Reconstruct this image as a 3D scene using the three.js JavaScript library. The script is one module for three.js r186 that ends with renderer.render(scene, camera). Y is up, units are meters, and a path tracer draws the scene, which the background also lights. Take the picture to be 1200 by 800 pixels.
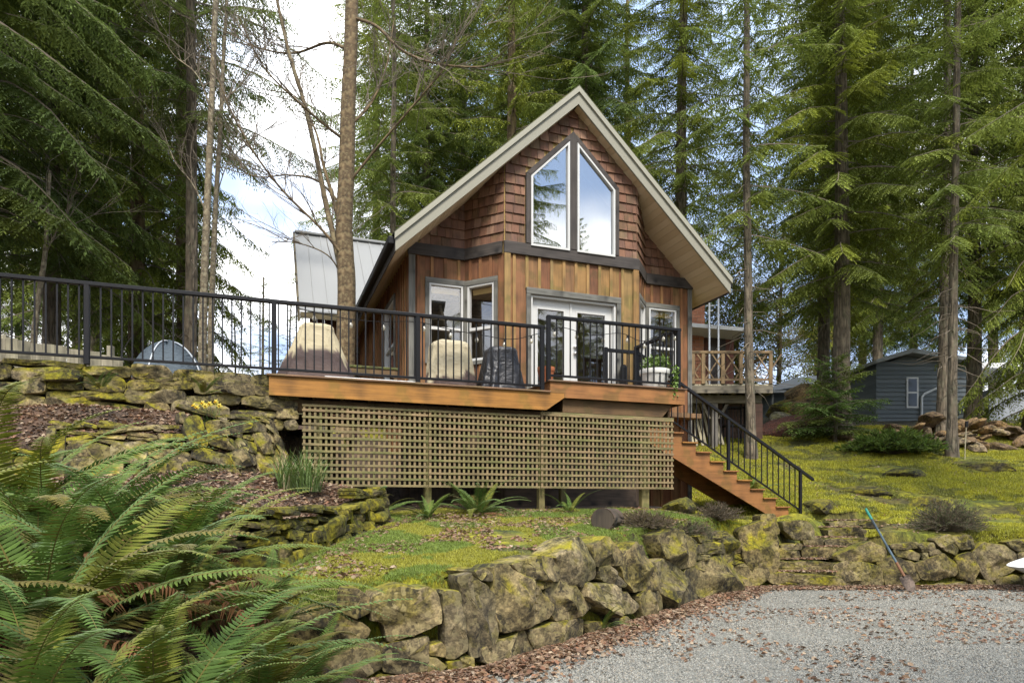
import * as THREE from 'three';
import { mergeGeometries, toCreasedNormals } from 'three/addons/utils/BufferGeometryUtils.js';

// ───────── camera: 24 mm shift lens, level, horizon at 590/800 of the frame ─────────
const scene = new THREE.Scene();
const camera = new THREE.PerspectiveCamera(53.13, 1.5, 0.1, 900);
camera.position.set(0, 1.5, 0);
camera.lookAt(0, 1.5, -10);
camera.setViewOffset(1200, 800, 0, -190, 1200, 800);
camera.updateProjectionMatrix();
const renderer = new THREE.WebGLRenderer({ antialias: true });
renderer.toneMapping = THREE.LinearToneMapping;
renderer.toneMappingExposure = 3.4;
renderer.shadowMap.enabled = true;

// ───────── noise ─────────
function rng(seed) { let a = seed >>> 0; return () => { a = (a + 0x6D2B79F5) | 0; let t = Math.imul(a ^ (a >>> 15), 1 | a); t = (t + Math.imul(t ^ (t >>> 7), 61 | t)) ^ t; return ((t ^ (t >>> 14)) >>> 0) / 4294967296; }; }
function hash(i, j, k) { let h = Math.imul(i, 374761393) ^ Math.imul(j, 668265263) ^ Math.imul(k, 1274126177); h = Math.imul(h ^ (h >>> 13), 1103515245); h ^= h >>> 16; return (h >>> 0) / 4294967296; }
const fade = t => t * t * (3 - 2 * t), lerp = (a, b, t) => a + (b - a) * t, clamp = (x, a = 0, b = 1) => Math.min(b, Math.max(a, x));
const sstep = (a, b, x) => fade(clamp((x - a) / (b - a)));
function vnoise(x, y, z = 0) {
  const i = Math.floor(x), j = Math.floor(y), k = Math.floor(z), u = fade(x - i), v = fade(y - j), w = fade(z - k);
  const p = (c) => lerp(lerp(hash(i, j, c), hash(i + 1, j, c), u), lerp(hash(i, j + 1, c), hash(i + 1, j + 1, c), u), v);
  return w ? lerp(p(k), p(k + 1), w) : p(k);
}
function fbm(x, y, z = 0, o = 4) { let s = 0, a = 0.5, n = 0; for (let q = 0; q < o; q++) { s += a * vnoise(x, y, z); n += a; a *= 0.5; x = x * 2.03 + 7.1; y = y * 2.03 + 3.7; z = z * 2.03 + 1.9; } return s / n; }

// ───────── sky: broken bright cloud over blue, brighter towards the zenith as a cloudy sky is ─────────
{
  const W = 1024, Hh = 512, d = new Float32Array(W * Hh * 4);
  for (let j = 0; j < Hh; j++) for (let i = 0; i < W; i++) {
    const el = ((j + 0.5) / Hh - 0.5) * Math.PI, az = (i + 0.5) / W * 2 * Math.PI;
    const se = Math.sin(el), ce = Math.cos(el), dx = Math.cos(az) * ce, dz = Math.sin(az) * ce;
    const k = 1.9 / (Math.max(se, 0) + 0.32);
    const c1 = fbm(dx * k + 11.3, dz * k + 4.2, 0.7, 5), c2 = fbm(dx * k * 2.7 + 3, dz * k * 2.7, 5.2, 4);
    const cover = sstep(0.42, 0.62, c1 * 0.8 + c2 * 0.22);
    const up = 0.52 + 0.95 * clamp(se);
    const cl = (0.80 + 0.35 * c2) * up, bl = 0.80 + 0.18 * clamp(se);
    const q = (j * W + i) * 4;
    d[q] = lerp(0.25 * bl, cl, cover); d[q + 1] = lerp(0.335 * bl, cl, cover); d[q + 2] = lerp(0.50 * bl, cl, cover); d[q + 3] = 1;
    if (se < 0) { d[q] = d[q + 1] = d[q + 2] = 0.12; }
  }
  const t = new THREE.DataTexture(d, W, Hh, THREE.RGBAFormat, THREE.FloatType);
  t.mapping = THREE.EquirectangularReflectionMapping; t.magFilter = THREE.LinearFilter; t.minFilter = THREE.LinearFilter; t.wrapS = THREE.RepeatWrapping; t.needsUpdate = true;
  scene.background = t; scene.environment = t;
}
// ───────── sun behind thin cloud, high behind the camera ─────────
const sun = new THREE.DirectionalLight(new THREE.Color(1, 0.93, 0.84), 1.75);
sun.position.set(4, 36, 11); sun.target.position.set(0, 2, -14);
sun.castShadow = true; sun.shadow.radius = 30; sun.shadow.mapSize.set(2048, 2048);
Object.assign(sun.shadow.camera, { left: -40, right: 40, top: 40, bottom: -40, near: 1, far: 120 });
scene.add(sun, sun.target);

// ───────── textures ─────────
function tex(n, m, fn, srgb = true) {
  const d = new Uint8Array(n * m * 4);
  for (let j = 0; j < m; j++) for (let i = 0; i < n; i++) { const c = fn(i / n, j / m), q = (j * n + i) * 4; for (let k = 0; k < 3; k++) d[q + k] = clamp(c[k]) * 255; d[q + 3] = 255; }
  const t = new THREE.DataTexture(d, n, m); t.wrapS = t.wrapT = THREE.RepeatWrapping; t.magFilter = THREE.LinearFilter; t.minFilter = THREE.LinearMipmapLinearFilter; t.generateMipmaps = true;
  if (srgb) t.colorSpace = THREE.SRGBColorSpace; t.needsUpdate = true; return t;
}
// periodic fbm on the unit square
function pn(x, y, f, s) { const i = Math.floor(x * f), j = Math.floor(y * f), u = fade(x * f - i), v = fade(y * f - j), g = (a, b) => hash(((a % f) + f) % f, ((b % f) + f) % f, s); return lerp(lerp(g(i, j), g(i + 1, j), u), lerp(g(i, j + 1), g(i + 1, j + 1), u), v); }
function pf(x, y, f, o, s) { let r = 0, a = 0.5, n = 0; for (let q = 0; q < o; q++) { r += a * pn(x, y, f, s + q); n += a; a *= 0.5; f *= 2; } return r / n; }
function pxy(x, y, fx, fy, s) { const i = Math.floor(x * fx), j = Math.floor(y * fy), u = fade(x * fx - i), v = fade(y * fy - j), g = (a, b) => hash(((a % fx) + fx) % fx, ((b % fy) + fy) % fy, s); return lerp(lerp(g(i, j), g(i + 1, j), u), lerp(g(i, j + 1), g(i + 1, j + 1), u), v); }
const gray = v => [v, v, v];
// wood: grain runs along v; one repeat is 1 m
const woodF = (x, y) => 0.5 * pxy(x, y, 48, 3, 1) + 0.3 * pxy(x, y, 128, 6, 2) + 0.35 * pxy(x, y, 14, 2, 3) + 0.15 * pf(x, y, 6, 3, 9);
const woodTex = tex(512, 512, (x, y) => { const g = woodF(x, y); const kn = Math.pow(pf(x, y, 5, 2, 77), 6) * 3; return gray(0.60 + 0.36 * g - kn * 0.22); });
const woodBump = tex(512, 512, (x, y) => gray(woodF(x, y) / 1.3), false);
const stain = tex(512, 512, (x, y) => { const g = woodF(x, y), b = pf(x, y, 4, 5, 31), e = sstep(0.56, 0.70, pf(x, y, 3, 5, 45)); const l = 0.62 + 0.25 * g + 0.25 * (b - 0.5); return [lerp(l, 0.52 * l / 0.7, e * 0.5), lerp(l, 0.60 * l / 0.7, e * 0.5), lerp(l, 0.36 * l / 0.7, e * 0.3)]; });
// stone: speckle, veins, lichen spots
const stoneF = (x, y) => 0.55 * pf(x, y, 5, 6, 12) + 0.3 * pf(x, y, 40, 3, 21) + 0.25 * Math.abs(pf(x, y, 8, 4, 52) - 0.5);
const stoneTex = tex(1024, 1024, (x, y) => {
  const g = stoneF(x, y), l = sstep(0.57, 0.62, pf(x, y, 18, 4, 66)) * 0.6, gr = sstep(0.50, 0.62, pf(x, y, 6, 5, 83)) * 0.55, v = clamp(0.58 + 1.7 * (g - 0.45) + 0.30 * (pf(x, y, 110, 2, 91) - 0.5));
  let c = [v * 0.97, v * 0.93, v * 0.84]; c = [lerp(c[0], c[0] * 0.90, gr), lerp(c[1], c[1] * 0.93, gr), lerp(c[2], c[2] * 0.55, gr)];
  return [lerp(c[0], 0.80, l), lerp(c[1], 0.79, l), lerp(c[2], 0.70, l)];
});
const stoneBump = tex(1024, 1024, (x, y) => gray(stoneF(x, y)), false);
const mossBump = tex(512, 512, (x, y) => gray(0.6 * pf(x, y, 24, 3, 5) + 0.4 * pf(x, y, 90, 2, 6)), false);
const mossTex = tex(512, 512, (x, y) => { const v = 0.62 + 0.5 * (pf(x, y, 30, 3, 8) - 0.4) + 0.3 * (pf(x, y, 110, 2, 3) - 0.5); return [v, v, v * 0.9]; });
const barkF = (x, y) => { const w = x + 0.03 * pf(x, y, 4, 3, 19); return Math.pow(Math.abs(pxy(((w % 1) + 1) % 1, y, 14, 5, 4) - 0.5) * 2, 0.7) * 0.6 + 0.4 * pf(x, y, 16, 4, 15); };
const barkTex = tex(512, 512, (x, y) => { const g = barkF(x, y), l = sstep(0.58, 0.68, pf(x, y, 7, 4, 23)); const v = 0.40 + 0.55 * g; return [lerp(v, 0.74, l * 0.5), lerp(v * 0.95, 0.76, l * 0.5), lerp(v * 0.88, 0.68, l * 0.5)]; });
const barkBump = tex(512, 512, (x, y) => gray(barkF(x, y)), false);
const alderTex = tex(512, 512, (x, y) => { const b = pf(x, y, 5, 5, 57), l = sstep(0.52, 0.66, pf(x, y, 9, 4, 58)), k = sstep(0.72, 0.8, pxy(x, y, 5, 60, 59)) * 0.35; const v = 0.55 + 0.5 * (b - 0.4) - k * 0.35; return [lerp(v, 0.80, l * 0.5), lerp(v * 0.92, 0.80, l * 0.5), lerp(v * 0.80, 0.70, l * 0.5)]; });
const dirtTex = tex(1024, 1024, (x, y) => { const v = 0.55 + 0.65 * (pf(x, y, 20, 5, 41) - 0.45) + 0.35 * (pf(x, y, 128, 2, 17) - 0.5); return gray(v); });
const gravelF = (x, y) => { let m = 1, id = 0; const f = 64; const i = Math.floor(x * f), j = Math.floor(y * f); for (let a = -1; a < 2; a++) for (let b = -1; b < 2; b++) { const ii = ((i + a) % f + f) % f, jj = ((j + b) % f + f) % f; const px = i + a + hash(ii, jj, 3), py = j + b + hash(ii, jj, 4); const d = Math.hypot(px - x * f, py - y * f); if (d < m) { m = d; id = hash(ii, jj, 9); } } return [m, id]; };
const gravelTex = tex(1024, 1024, (x, y) => { const [m, id] = gravelF(x, y); const v = 0.50 + 0.34 * id + 0.10 * (pf(x, y, 128, 2, 2) - 0.5) - 0.10 * sstep(0.45, 0.8, m); const w = pf(x, y, 3, 4, 71); return [v * (0.985 + 0.05 * (w - 0.5)), v * 0.99, v * (0.955 - 0.05 * (w - 0.5))]; });
const gravelBump = tex(1024, 1024, (x, y) => gray(1 - gravelF(x, y)[0]), false);
const clothBump = tex(256, 256, (x, y) => gray(pf(x, y, 8, 4, 61)), false);

// ───────── materials ─────────
const C = (h) => new THREE.Color(h);
function mat(color, o = {}) { const m = new THREE.MeshPhysicalMaterial({ roughness: 0.85, metalness: 0, ...o }); if (Array.isArray(color)) m.color.setRGB(...color); else m.color.set(color); return m; }
const wood = (c, o = {}) => mat(c, { map: woodTex, bumpMap: woodBump, bumpScale: 0.004, roughness: 0.8, ...o });
const stained = (c, o = {}) => mat(c, { map: stain, bumpMap: woodBump, bumpScale: 0.003, roughness: 0.8, ...o });

// ───────── geometry helpers: everything non-indexed, uv in metres ─────────
function finish(pos, o = {}) {            // planar uv per triangle, grain (v) along the given axis
  const g = new THREE.BufferGeometry(); const P = new Float32Array(pos); g.setAttribute('position', new THREE.BufferAttribute(P, 3));
  g.computeVertexNormals(); setUV(g, o.axis ?? 1, o.off ?? 0, o.k ?? 1); return g;
}
function setUV(g, axis = 1, off = 0, k = 1) {
  const p = g.attributes.position, n = g.attributes.normal, uv = new Float32Array(p.count * 2);
  for (let i = 0; i < p.count; i += 3) {
    const nx = Math.abs(n.getX(i) + n.getX(i + 1) + n.getX(i + 2)), ny = Math.abs(n.getY(i) + n.getY(i + 1) + n.getY(i + 2)), nz = Math.abs(n.getZ(i) + n.getZ(i + 1) + n.getZ(i + 2));
    const m = nx > ny && nx > nz ? 0 : ny > nz ? 1 : 2; let a, b; // b = grain axis
    if (m === axis) { a = (axis + 1) % 3; b = (axis + 2) % 3; } else { b = axis; a = 3 - axis - m; }
    for (let q = 0; q < 3; q++) { const c = [p.getX(i + q), p.getY(i + q), p.getZ(i + q)]; uv[(i + q) * 2] = c[a] * k + off * 0.37; uv[(i + q) * 2 + 1] = c[b] * k + off; }
  }
  g.setAttribute('uv', new THREE.BufferAttribute(uv, 2)); return g;
}
let uvSeq = 0;
function box(x0, x1, y0, y1, z0, z1, c = 0, axis) {   // box between limits, edges chamfered by c
  const w = x1 - x0, h = y1 - y0, d = z1 - z0; axis ??= (w >= h && w >= d) ? 0 : h >= d ? 1 : 2;
  uvSeq = (uvSeq + 0.613) % 7.3;
  if (!c) { const g = new THREE.BoxGeometry(w, h, d).toNonIndexed(); g.translate((x0 + x1) / 2, (y0 + y1) / 2, (z0 + z1) / 2); return setUV(g, axis, uvSeq); }
  const pos = [], X = [x0, x1], Y = [y0, y1], Z = [z0, z1], s = [1, -1];
  const v = (i, j, k, f) => [X[i] + (f === 0 ? 0 : s[i] * c), Y[j] + (f === 1 ? 0 : s[j] * c), Z[k] + (f === 2 ? 0 : s[k] * c)];
  const ctr = [(x0 + x1) / 2, (y0 + y1) / 2, (z0 + z1) / 2];
  const tri = (a, b, e) => { const n = [(b[1] - a[1]) * (e[2] - a[2]) - (b[2] - a[2]) * (e[1] - a[1]), (b[2] - a[2]) * (e[0] - a[0]) - (b[0] - a[0]) * (e[2] - a[2]), (b[0] - a[0]) * (e[1] - a[1]) - (b[1] - a[1]) * (e[0] - a[0])]; const o = n[0] * (a[0] - ctr[0]) + n[1] * (a[1] - ctr[1]) + n[2] * (a[2] - ctr[2]); o >= 0 ? pos.push(...a, ...b, ...e) : pos.push(...a, ...e, ...b); };
  const quad = (a, b, e, f) => { tri(a, b, e); tri(a, e, f); };
  for (const i of [0, 1]) { quad(v(i, 0, 0, 0), v(i, 1, 0, 0), v(i, 1, 1, 0), v(i, 0, 1, 0)); quad(v(0, i, 0, 1), v(1, i, 0, 1), v(1, i, 1, 1), v(0, i, 1, 1)); quad(v(0, 0, i, 2), v(1, 0, i, 2), v(1, 1, i, 2), v(0, 1, i, 2)); }
  for (const i of [0, 1]) for (const j of [0, 1]) {
    quad(v(i, j, 0, 0), v(i, j, 1, 0), v(i, j, 1, 1), v(i, j, 0, 1)); quad(v(i, 0, j, 0), v(i, 1, j, 0), v(i, 1, j, 2), v(i, 0, j, 2)); quad(v(0, i, j, 1), v(1, i, j, 1), v(1, i, j, 2), v(0, i, j, 2));
    for (const k of [0, 1]) tri(v(i, j, k, 0), v(i, j, k, 1), v(i, j, k, 2));
  }
  return finish(pos, { axis, off: uvSeq });
}
// prism: polygon (list of [a,b]) in plane 'xy', extruded z0..z1
function prism(poly, z0, z1, axis = 0) {
  const s = new THREE.Shape(poly.map(p => new THREE.Vector2(...p))); const g = new THREE.ExtrudeGeometry(s, { depth: z1 - z0, bevelEnabled: false }); g.translate(0, 0, z0);
  uvSeq = (uvSeq + 0.613) % 7.3; return setUV(g, axis, uvSeq);
}
function holed(poly, holes, z0, z1, axis = 1) {
  const s = new THREE.Shape(poly.map(p => new THREE.Vector2(...p))); for (const h of holes) s.holes.push(new THREE.Path(h.map(p => new THREE.Vector2(...p))));
  const g = new THREE.ExtrudeGeometry(s, { depth: z1 - z0, bevelEnabled: false }); g.translate(0, 0, z0); return setUV(g, axis, 0.3);
}
const V3 = (x, y, z) => new THREE.Vector3(x, y, z);
function tubePos(pts, rad, sides = 6, pos = [], capped = true) {  // pts: Vector3[], rad: number or fn(t); pushes triangles
  const n = pts.length, rings = []; let side = V3(0, 0, 0);
  for (let i = 0; i < n; i++) {
    const d = pts[Math.min(n - 1, i + 1)].clone().sub(pts[Math.max(0, i - 1)]).normalize();
    if (i === 0) { side = Math.abs(d.y) < 0.9 ? V3(0, 1, 0).cross(d) : V3(1, 0, 0).cross(d); side.normalize(); } else { side.addScaledVector(d, -side.dot(d)).normalize(); }
    const up = d.clone().cross(side), r = typeof rad === 'number' ? rad : rad(i / (n - 1)); const ring = [];
    for (let k = 0; k < sides; k++) { const a = k / sides * Math.PI * 2; ring.push(pts[i].clone().addScaledVector(side, Math.cos(a) * r).addScaledVector(up, Math.sin(a) * r)); }
    rings.push(ring);
  }
  const t = (a, b, c) => pos.push(a.x, a.y, a.z, b.x, b.y, b.z, c.x, c.y, c.z);
  for (let i = 0; i < n - 1; i++) for (let k = 0; k < sides; k++) { const a = rings[i][k], b = rings[i][(k + 1) % sides], c = rings[i + 1][(k + 1) % sides], d = rings[i + 1][k]; t(a, b, c); t(a, c, d); }
  if (capped) for (let k = 1; k < sides - 1; k++) { t(rings[0][0], rings[0][k + 1], rings[0][k]); t(rings[n - 1][0], rings[n - 1][k], rings[n - 1][k + 1]); }
  return pos;
}
const tube = (pts, rad, sides = 8) => finish(tubePos(pts.map(p => p.isVector3 ? p : V3(...p)), rad, sides));
const join = (...gs) => mergeGeometries(gs.flat().map(g => { const q = g.index ? g.toNonIndexed() : g; for (const k of Object.keys(q.attributes)) if (!['position', 'normal', 'uv'].includes(k)) q.deleteAttribute(k); return q; }));

// ───────── scene tree helpers ─────────
const taken = {};
function numbered(n) { const k = taken[n] = (taken[n] ?? -1) + 1; return k ? n + '_' + String(k).padStart(3, '0') : n; }
function tag(o, label, category, group, kind) { Object.assign(o.userData, { label, category }); if (group) o.userData.group = group; if (kind) o.userData.kind = kind; return o; }
function shadowed(m) { m.castShadow = m.receiveShadow = true; return m; }
function thing(name, label, category, pos = [0, 0, 0], turn = 0, group) { const o = new THREE.Group(); o.name = numbered(name); o.position.set(...pos); o.rotation.y = turn; scene.add(o); return tag(o, label, category, group); }
function part(name, geo, m, parent, label) { const o = shadowed(new THREE.Mesh(geo, m)); o.name = name; parent.add(o); if (label) o.userData.label = label; return o; }
function solo(name, geo, m, label, category, pos = [0, 0, 0], turn = 0, group) { const o = shadowed(new THREE.Mesh(geo, m)); o.name = numbered(name); o.position.set(...pos); o.rotation.y = turn; scene.add(o); return tag(o, label, category, group); }
function setting(name, geo, m) { const o = shadowed(new THREE.Mesh(geo, m)); o.name = name; o.userData.kind = 'structure'; scene.add(o); return o; }
function copyOf(o, pos, turn, label, scale = 1) { const c = o.clone(); c.name = numbered(o.name.replace(/_\d{3}$/, '')); c.userData = { ...o.userData }; if (label) c.userData.label = label; c.position.set(...pos); c.rotation.y = turn; c.scale.setScalar(scale); scene.add(c); return c; }

// house frame: u along the front, v into depth, origin under the corner between the two decks
const TH = 0.3503, P0 = [0.537, -11.3], CU = Math.cos(TH), SU = Math.sin(TH);
const W3 = (u, y, v) => [P0[0] + u * CU - v * SU, y, P0[1] - u * SU - v * CU];       // world position of a house-frame point
const uvOf = (x, z) => { const a = x - P0[0], b = z - P0[1]; return [a * CU - b * SU, -a * SU - b * CU]; };
// a thing in the house frame: geometry is written as (u, y, -v); its group stands at base
function hthing(name, label, category, base, group) { const g = thing(name, label, category, W3(...base), TH, group); g.userData_off = [-base[0], -base[1], base[2]]; return g; }
function hpart(name, geo, m, parent, label) { const o = part(name, geo, m, parent, label); const f = parent.userData_off; if (f) o.position.set(...f); return o; }
// ═════════ terrain: X right, Z forward from the camera; y up ═════════
const LF = [[-40, 3.0], [-5, 4.4], [-2.2, 5.35], [-1.3, 5.55], [-0.3, 6.0], [0.97, 7.74], [3.27, 10.9], [3.95, 11.95], [9, 12.1], [40, 12.0]];          // foot of the front boulder wall
const L3 = [[-40, 4.0], [-5, 5.0], [-2.65, 5.6], [-2.2, 6.2], [-2.1, 7], [-1.95, 8], [-1.75, 9.2], [-1.65, 9.75], [-1.9, 10.3], [-3.2, 10.6]];                 // foot of the mossy terrace wall
const L2 = [[-40, 5.4], [-7, 7.1], [-5.2, 7.5], [-4.2, 7.9], [-3.4, 8.5], [-3.0, 9.3], [-3.1, 10.2]];                                                           // foot of the middle wall
function sdist(L, x, z) { // signed distance to a polyline, positive to its left (uphill)
  let best = 1e9, sg = 1; for (let i = 0; i + 1 < L.length; i++) { const [ax, az] = L[i], [bx, bz] = L[i + 1], dx = bx - ax, dz = bz - az, t = clamp(((x - ax) * dx + (z - az) * dz) / (dx * dx + dz * dz)), ex = x - ax - t * dx, ez = z - az - t * dz, d = ex * ex + ez * ez; if (d < best) { best = d; sg = dx * ez - dz * ex >= 0 ? 1 : -1; } } return Math.sqrt(best) * sg;
}
function piece(T, z) { for (let i = 0; i + 1 < T.length; i++) if (z <= T[i + 1][0] || i + 2 === T.length) { const t = (z - T[i][0]) / (T[i + 1][0] - T[i][0]); return lerp(T[i][1], T[i + 1][1], clamp(t)); } }
const top2 = x => lerp(2.02, 2.50, sstep(-5.0, -3.1, x));
const HILL = [[11, 0.86], [12.3, 0.95], [15, 1.22], [17, 1.75], [19, 2.4], [24, 3.8], [30, 5.0], [38, 6.3], [60, 8.2], [120, 14]];
function stepsAt(x, z, g) { if (z < 11.8 || z > 15.2) return g; const xc = lerp(5.2, 7.35, clamp((z - 12) / 2.6)), w = 1 - sstep(0.55, 1.0, Math.abs(x - xc)); return lerp(g, Math.min(g, clamp((z - 11.95) * 0.40, 0, 1.2) - 0.10), w); }
function heightAt(x, Z) {
  const [u, v] = uvOf(x, -Z), n = fbm(x * 0.9, Z * 0.9, 3, 4) - 0.5, n2 = fbm(x * 4, Z * 4, 9, 3) - 0.5;
  let h = 1.0 * sstep(-0.7, -3.2, x) * sstep(-1, 1.5, Z) + 0.02 * n * sstep(-0.4, -1.2, x) * 6 + (x < -3.4 ? (-3.4 - x) * 0.12 : 0);
  h -= 0.03;                                                                              // the drive's own sheet lies on top
  const dF = sdist(LF, x, Z);
  if (dF > -0.3) {
    const lawn = 0.80 + 0.108 * (Z - 5.6) - 0.05 * clamp(x, 0, 5), hillW = sstep(2.6, 5.5, x + (Z - 12) * 0.15), hl = piece(HILL, Z) + 0.05 * clamp(x - 8, 0, 20) * sstep(13, 18, Z) * 0.4;
    let g = lerp(clamp(lawn, 0.6, 1.45), hl, hillW) + 0.10 * n + 0.04 * n2 * (0.5 + hillW) + hillW * sstep(13, 16, Z) * 0.30 * (fbm(x * 0.55, Z * 0.55, 6, 3) - 0.5);
    g = Math.max(stepsAt(x, Z, g), -0.03);
    h = lerp(h, Math.max(g, h), sstep(0.10, 0.42, dF));
  }
  const d3 = sdist(L3, x, Z); if (d3 > -0.2) h = lerp(h, Math.max(h, 1.06 + 0.17 * (Z - 6.5) + 0.36 * clamp(d3 - 0.3, 0, 1.5) + 0.08 * n + 0.03 * n2), sstep(0.10, 0.42, d3));
  const d2 = sdist(L2, x, Z); if (d2 > -0.2) { const tp = top2(x); h = lerp(h, Math.max(h, lerp(tp, 2.74, clamp((d2 - 0.25) / 1.05)) + 0.10 * n + 0.03 * n2), sstep(0.12, 0.55, d2)); }
  // plateau behind the upper wall, the deck and the house
  const plat = 3.30 + 0.05 * n + 0.02 * n2 + clamp(v - 8, 0, 60) * 0.03, left = sstep(-4.0, -4.3, u) * sstep(0.10, 0.45, v), back = sstep(3.2, 6, v) * sstep(5.5, 1.0, u - v * 0.05);
  h = Math.max(h, lerp(h, plat, Math.max(left, back)));
  return h;
}
const groundY = (x, z) => heightAt(x, -z);    // in world coordinates
{
  const axis = (a, b, step, far0, far1) => { const r = []; let s = step, x = a; while (x > far0) { s *= 1.16; x -= s; r.unshift(x); } for (x = a; x < b; x += step) r.push(x); s = step; while (x < far1) { r.push(x); s *= 1.16; x += s; } r.push(x); return r; };
  const XS = axis(-7, 11, 0.09, -320, 320), ZS = axis(2.2, 16.5, 0.09, -160, 420), nx = XS.length, nz = ZS.length;
  const P = new Float32Array(nx * nz * 3), UVs = new Float32Array(nx * nz * 2), K = new Float32Array(nx * nz * 3), I = [];
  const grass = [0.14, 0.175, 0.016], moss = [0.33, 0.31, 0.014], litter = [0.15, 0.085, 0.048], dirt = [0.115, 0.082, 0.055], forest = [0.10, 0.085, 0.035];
  const mix = (a, b, t) => a.map((v, i) => lerp(v, b[i], t));
  for (let j = 0; j < nz; j++) for (let i = 0; i < nx; i++) {
    const x = XS[i], Z = ZS[j], q = j * nx + i, y = heightAt(x, Z), [u, v] = uvOf(x, -Z);
    P.set([x, y, -Z], q * 3); UVs.set([x * 0.6, Z * 0.6], q * 2);
    const a = fbm(x * 1.1, Z * 1.1, 21, 4), b = fbm(x * 3.1 + 9, Z * 3.1, 5, 4), c = fbm(x * 0.5, Z * 0.5, 31, 3);
    let col = mix(litter, dirt, sstep(0.4, 0.65, b) * 0.6);
    const dF = sdist(LF, x, Z), d3 = sdist(L3, x, Z), d2 = sdist(L2, x, Z);
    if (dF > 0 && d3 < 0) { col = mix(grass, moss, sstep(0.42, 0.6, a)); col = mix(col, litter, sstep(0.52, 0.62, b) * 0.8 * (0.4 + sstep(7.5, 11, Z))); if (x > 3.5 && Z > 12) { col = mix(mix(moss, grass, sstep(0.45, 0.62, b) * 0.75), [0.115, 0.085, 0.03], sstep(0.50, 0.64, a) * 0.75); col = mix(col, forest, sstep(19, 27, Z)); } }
    if (v > 0.15 && v < 12 && u > -4.2 && u < 5 && y < 3) col = mix(dirt, litter, 0.35 * b);
    if (v > 0.3 && u < -3) col = mix(litter, forest, sstep(0.4, 0.6, c));
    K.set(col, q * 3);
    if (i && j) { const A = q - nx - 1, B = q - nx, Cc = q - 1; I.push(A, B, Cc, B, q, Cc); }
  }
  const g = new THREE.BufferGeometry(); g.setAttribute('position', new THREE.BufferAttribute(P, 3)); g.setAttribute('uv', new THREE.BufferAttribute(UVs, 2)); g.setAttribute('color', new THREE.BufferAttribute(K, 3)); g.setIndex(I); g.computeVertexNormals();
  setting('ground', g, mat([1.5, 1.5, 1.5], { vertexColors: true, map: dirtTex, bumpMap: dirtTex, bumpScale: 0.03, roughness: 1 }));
  // gravel drive
  const zF = x => { for (let i = 0; i + 1 < LF.length; i++) if (x <= LF[i + 1][0]) return lerp(LF[i][1], LF[i + 1][1], (x - LF[i][0]) / (LF[i + 1][0] - LF[i][0])); };
  const gx = []; for (let x = -1.35; x < 14; x += 0.12) gx.push(x); for (let x = 14; x < 40; x += 1.5) gx.push(x);
  const NZ = 130, gp = [], gu = [], gi = [];
  gx.forEach((x, i) => { const z1 = zF(x) + 0.12; for (let k = 0; k <= NZ; k++) { const Z = z1 - Math.pow(k / NZ, 1.7) * (z1 + 20), e = sstep(0, 0.6, z1 - Z) * sstep(-1.35, -0.8, x); gp.push(x, -0.026 + 0.026 * e + (0.028 * (fbm(x * 1.3, Z * 1.3, 2, 4) - 0.5) + 0.012 * (vnoise(x * 9, Z * 9) - 0.5)) * e, -Z); gu.push(x * 0.75, Z * 0.75); if (i && k) { const q = i * (NZ + 1) + k; gi.push(q - NZ - 2, q - 1, q - NZ - 1, q - 1, q, q - NZ - 1); } } });
  const gg = new THREE.BufferGeometry(); gg.setAttribute('position', new THREE.BufferAttribute(new Float32Array(gp), 3)); gg.setAttribute('uv', new THREE.BufferAttribute(new Float32Array(gu), 2)); gg.setIndex(gi.reverse()); gg.computeVertexNormals();
  setting('gravel_drive', gg, mat([0.37, 0.36, 0.32], { map: gravelTex, bumpMap: gravelBump, bumpScale: 0.012, roughness: 0.95 }));
}
// ═════════ the house ═════════
const M = {
  dark: wood([0.075, 0.062, 0.052]), grayTrim: wood([0.20, 0.195, 0.165]), rake: mat([0.25, 0.24, 0.185], { roughness: 0.7, bumpMap: woodBump, bumpScale: 0.001 }), rakeStrip: mat([0.29, 0.28, 0.215], { roughness: 0.7 }),
  white: mat([0.52, 0.52, 0.495], { roughness: 0.45 }), ochre: mat([0.42, 0.29, 0.10]), room: mat([0.30, 0.24, 0.15]),
  black: mat([0.008, 0.008, 0.009], { roughness: 0.45, specularIntensity: 0.5 }),
  glass: mat([1, 1, 1], { roughness: 0.0, transmission: 1, thickness: 0, ior: 1.9 }),
  coated: mat([0.55, 0.6, 0.6], { roughness: 0.0, transmission: 1, thickness: 0, ior: 4.6 }),
  steel: mat([0.55, 0.54, 0.52], { metalness: 1, roughness: 0.35 }),
  roof: mat([0.13, 0.14, 0.08], { map: mossTex, bumpMap: mossBump, bumpScale: 0.02 }), roofMoss: mat([0.17, 0.18, 0.05], { map: mossTex, bumpMap: mossBump, bumpScale: 0.02 }),
};
const boardM = [[0.30, 0.125, 0.048], [0.26, 0.105, 0.042], [0.34, 0.155, 0.062], [0.23, 0.095, 0.040], [0.33, 0.17, 0.065]].map(c => stained(c));
const paleM = [[0.42, 0.235, 0.075], [0.38, 0.21, 0.065], [0.40, 0.25, 0.085]].map(c => stained(c));
const battenM = [[0.42, 0.26, 0.085], [0.38, 0.25, 0.09], [0.46, 0.27, 0.09]].map(c => stained(c));
const redBattenM = [[0.36, 0.155, 0.055], [0.42, 0.20, 0.07], [0.29, 0.12, 0.045]].map(c => stained(c));
const shingleM = [[0.25, 0.115, 0.062], [0.285, 0.135, 0.072], [0.21, 0.098, 0.055], [0.32, 0.165, 0.092], [0.265, 0.125, 0.066], [0.34, 0.19, 0.115], [0.235, 0.115, 0.07]].map(c => stained(c, { bumpScale: 0.005 }));
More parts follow.
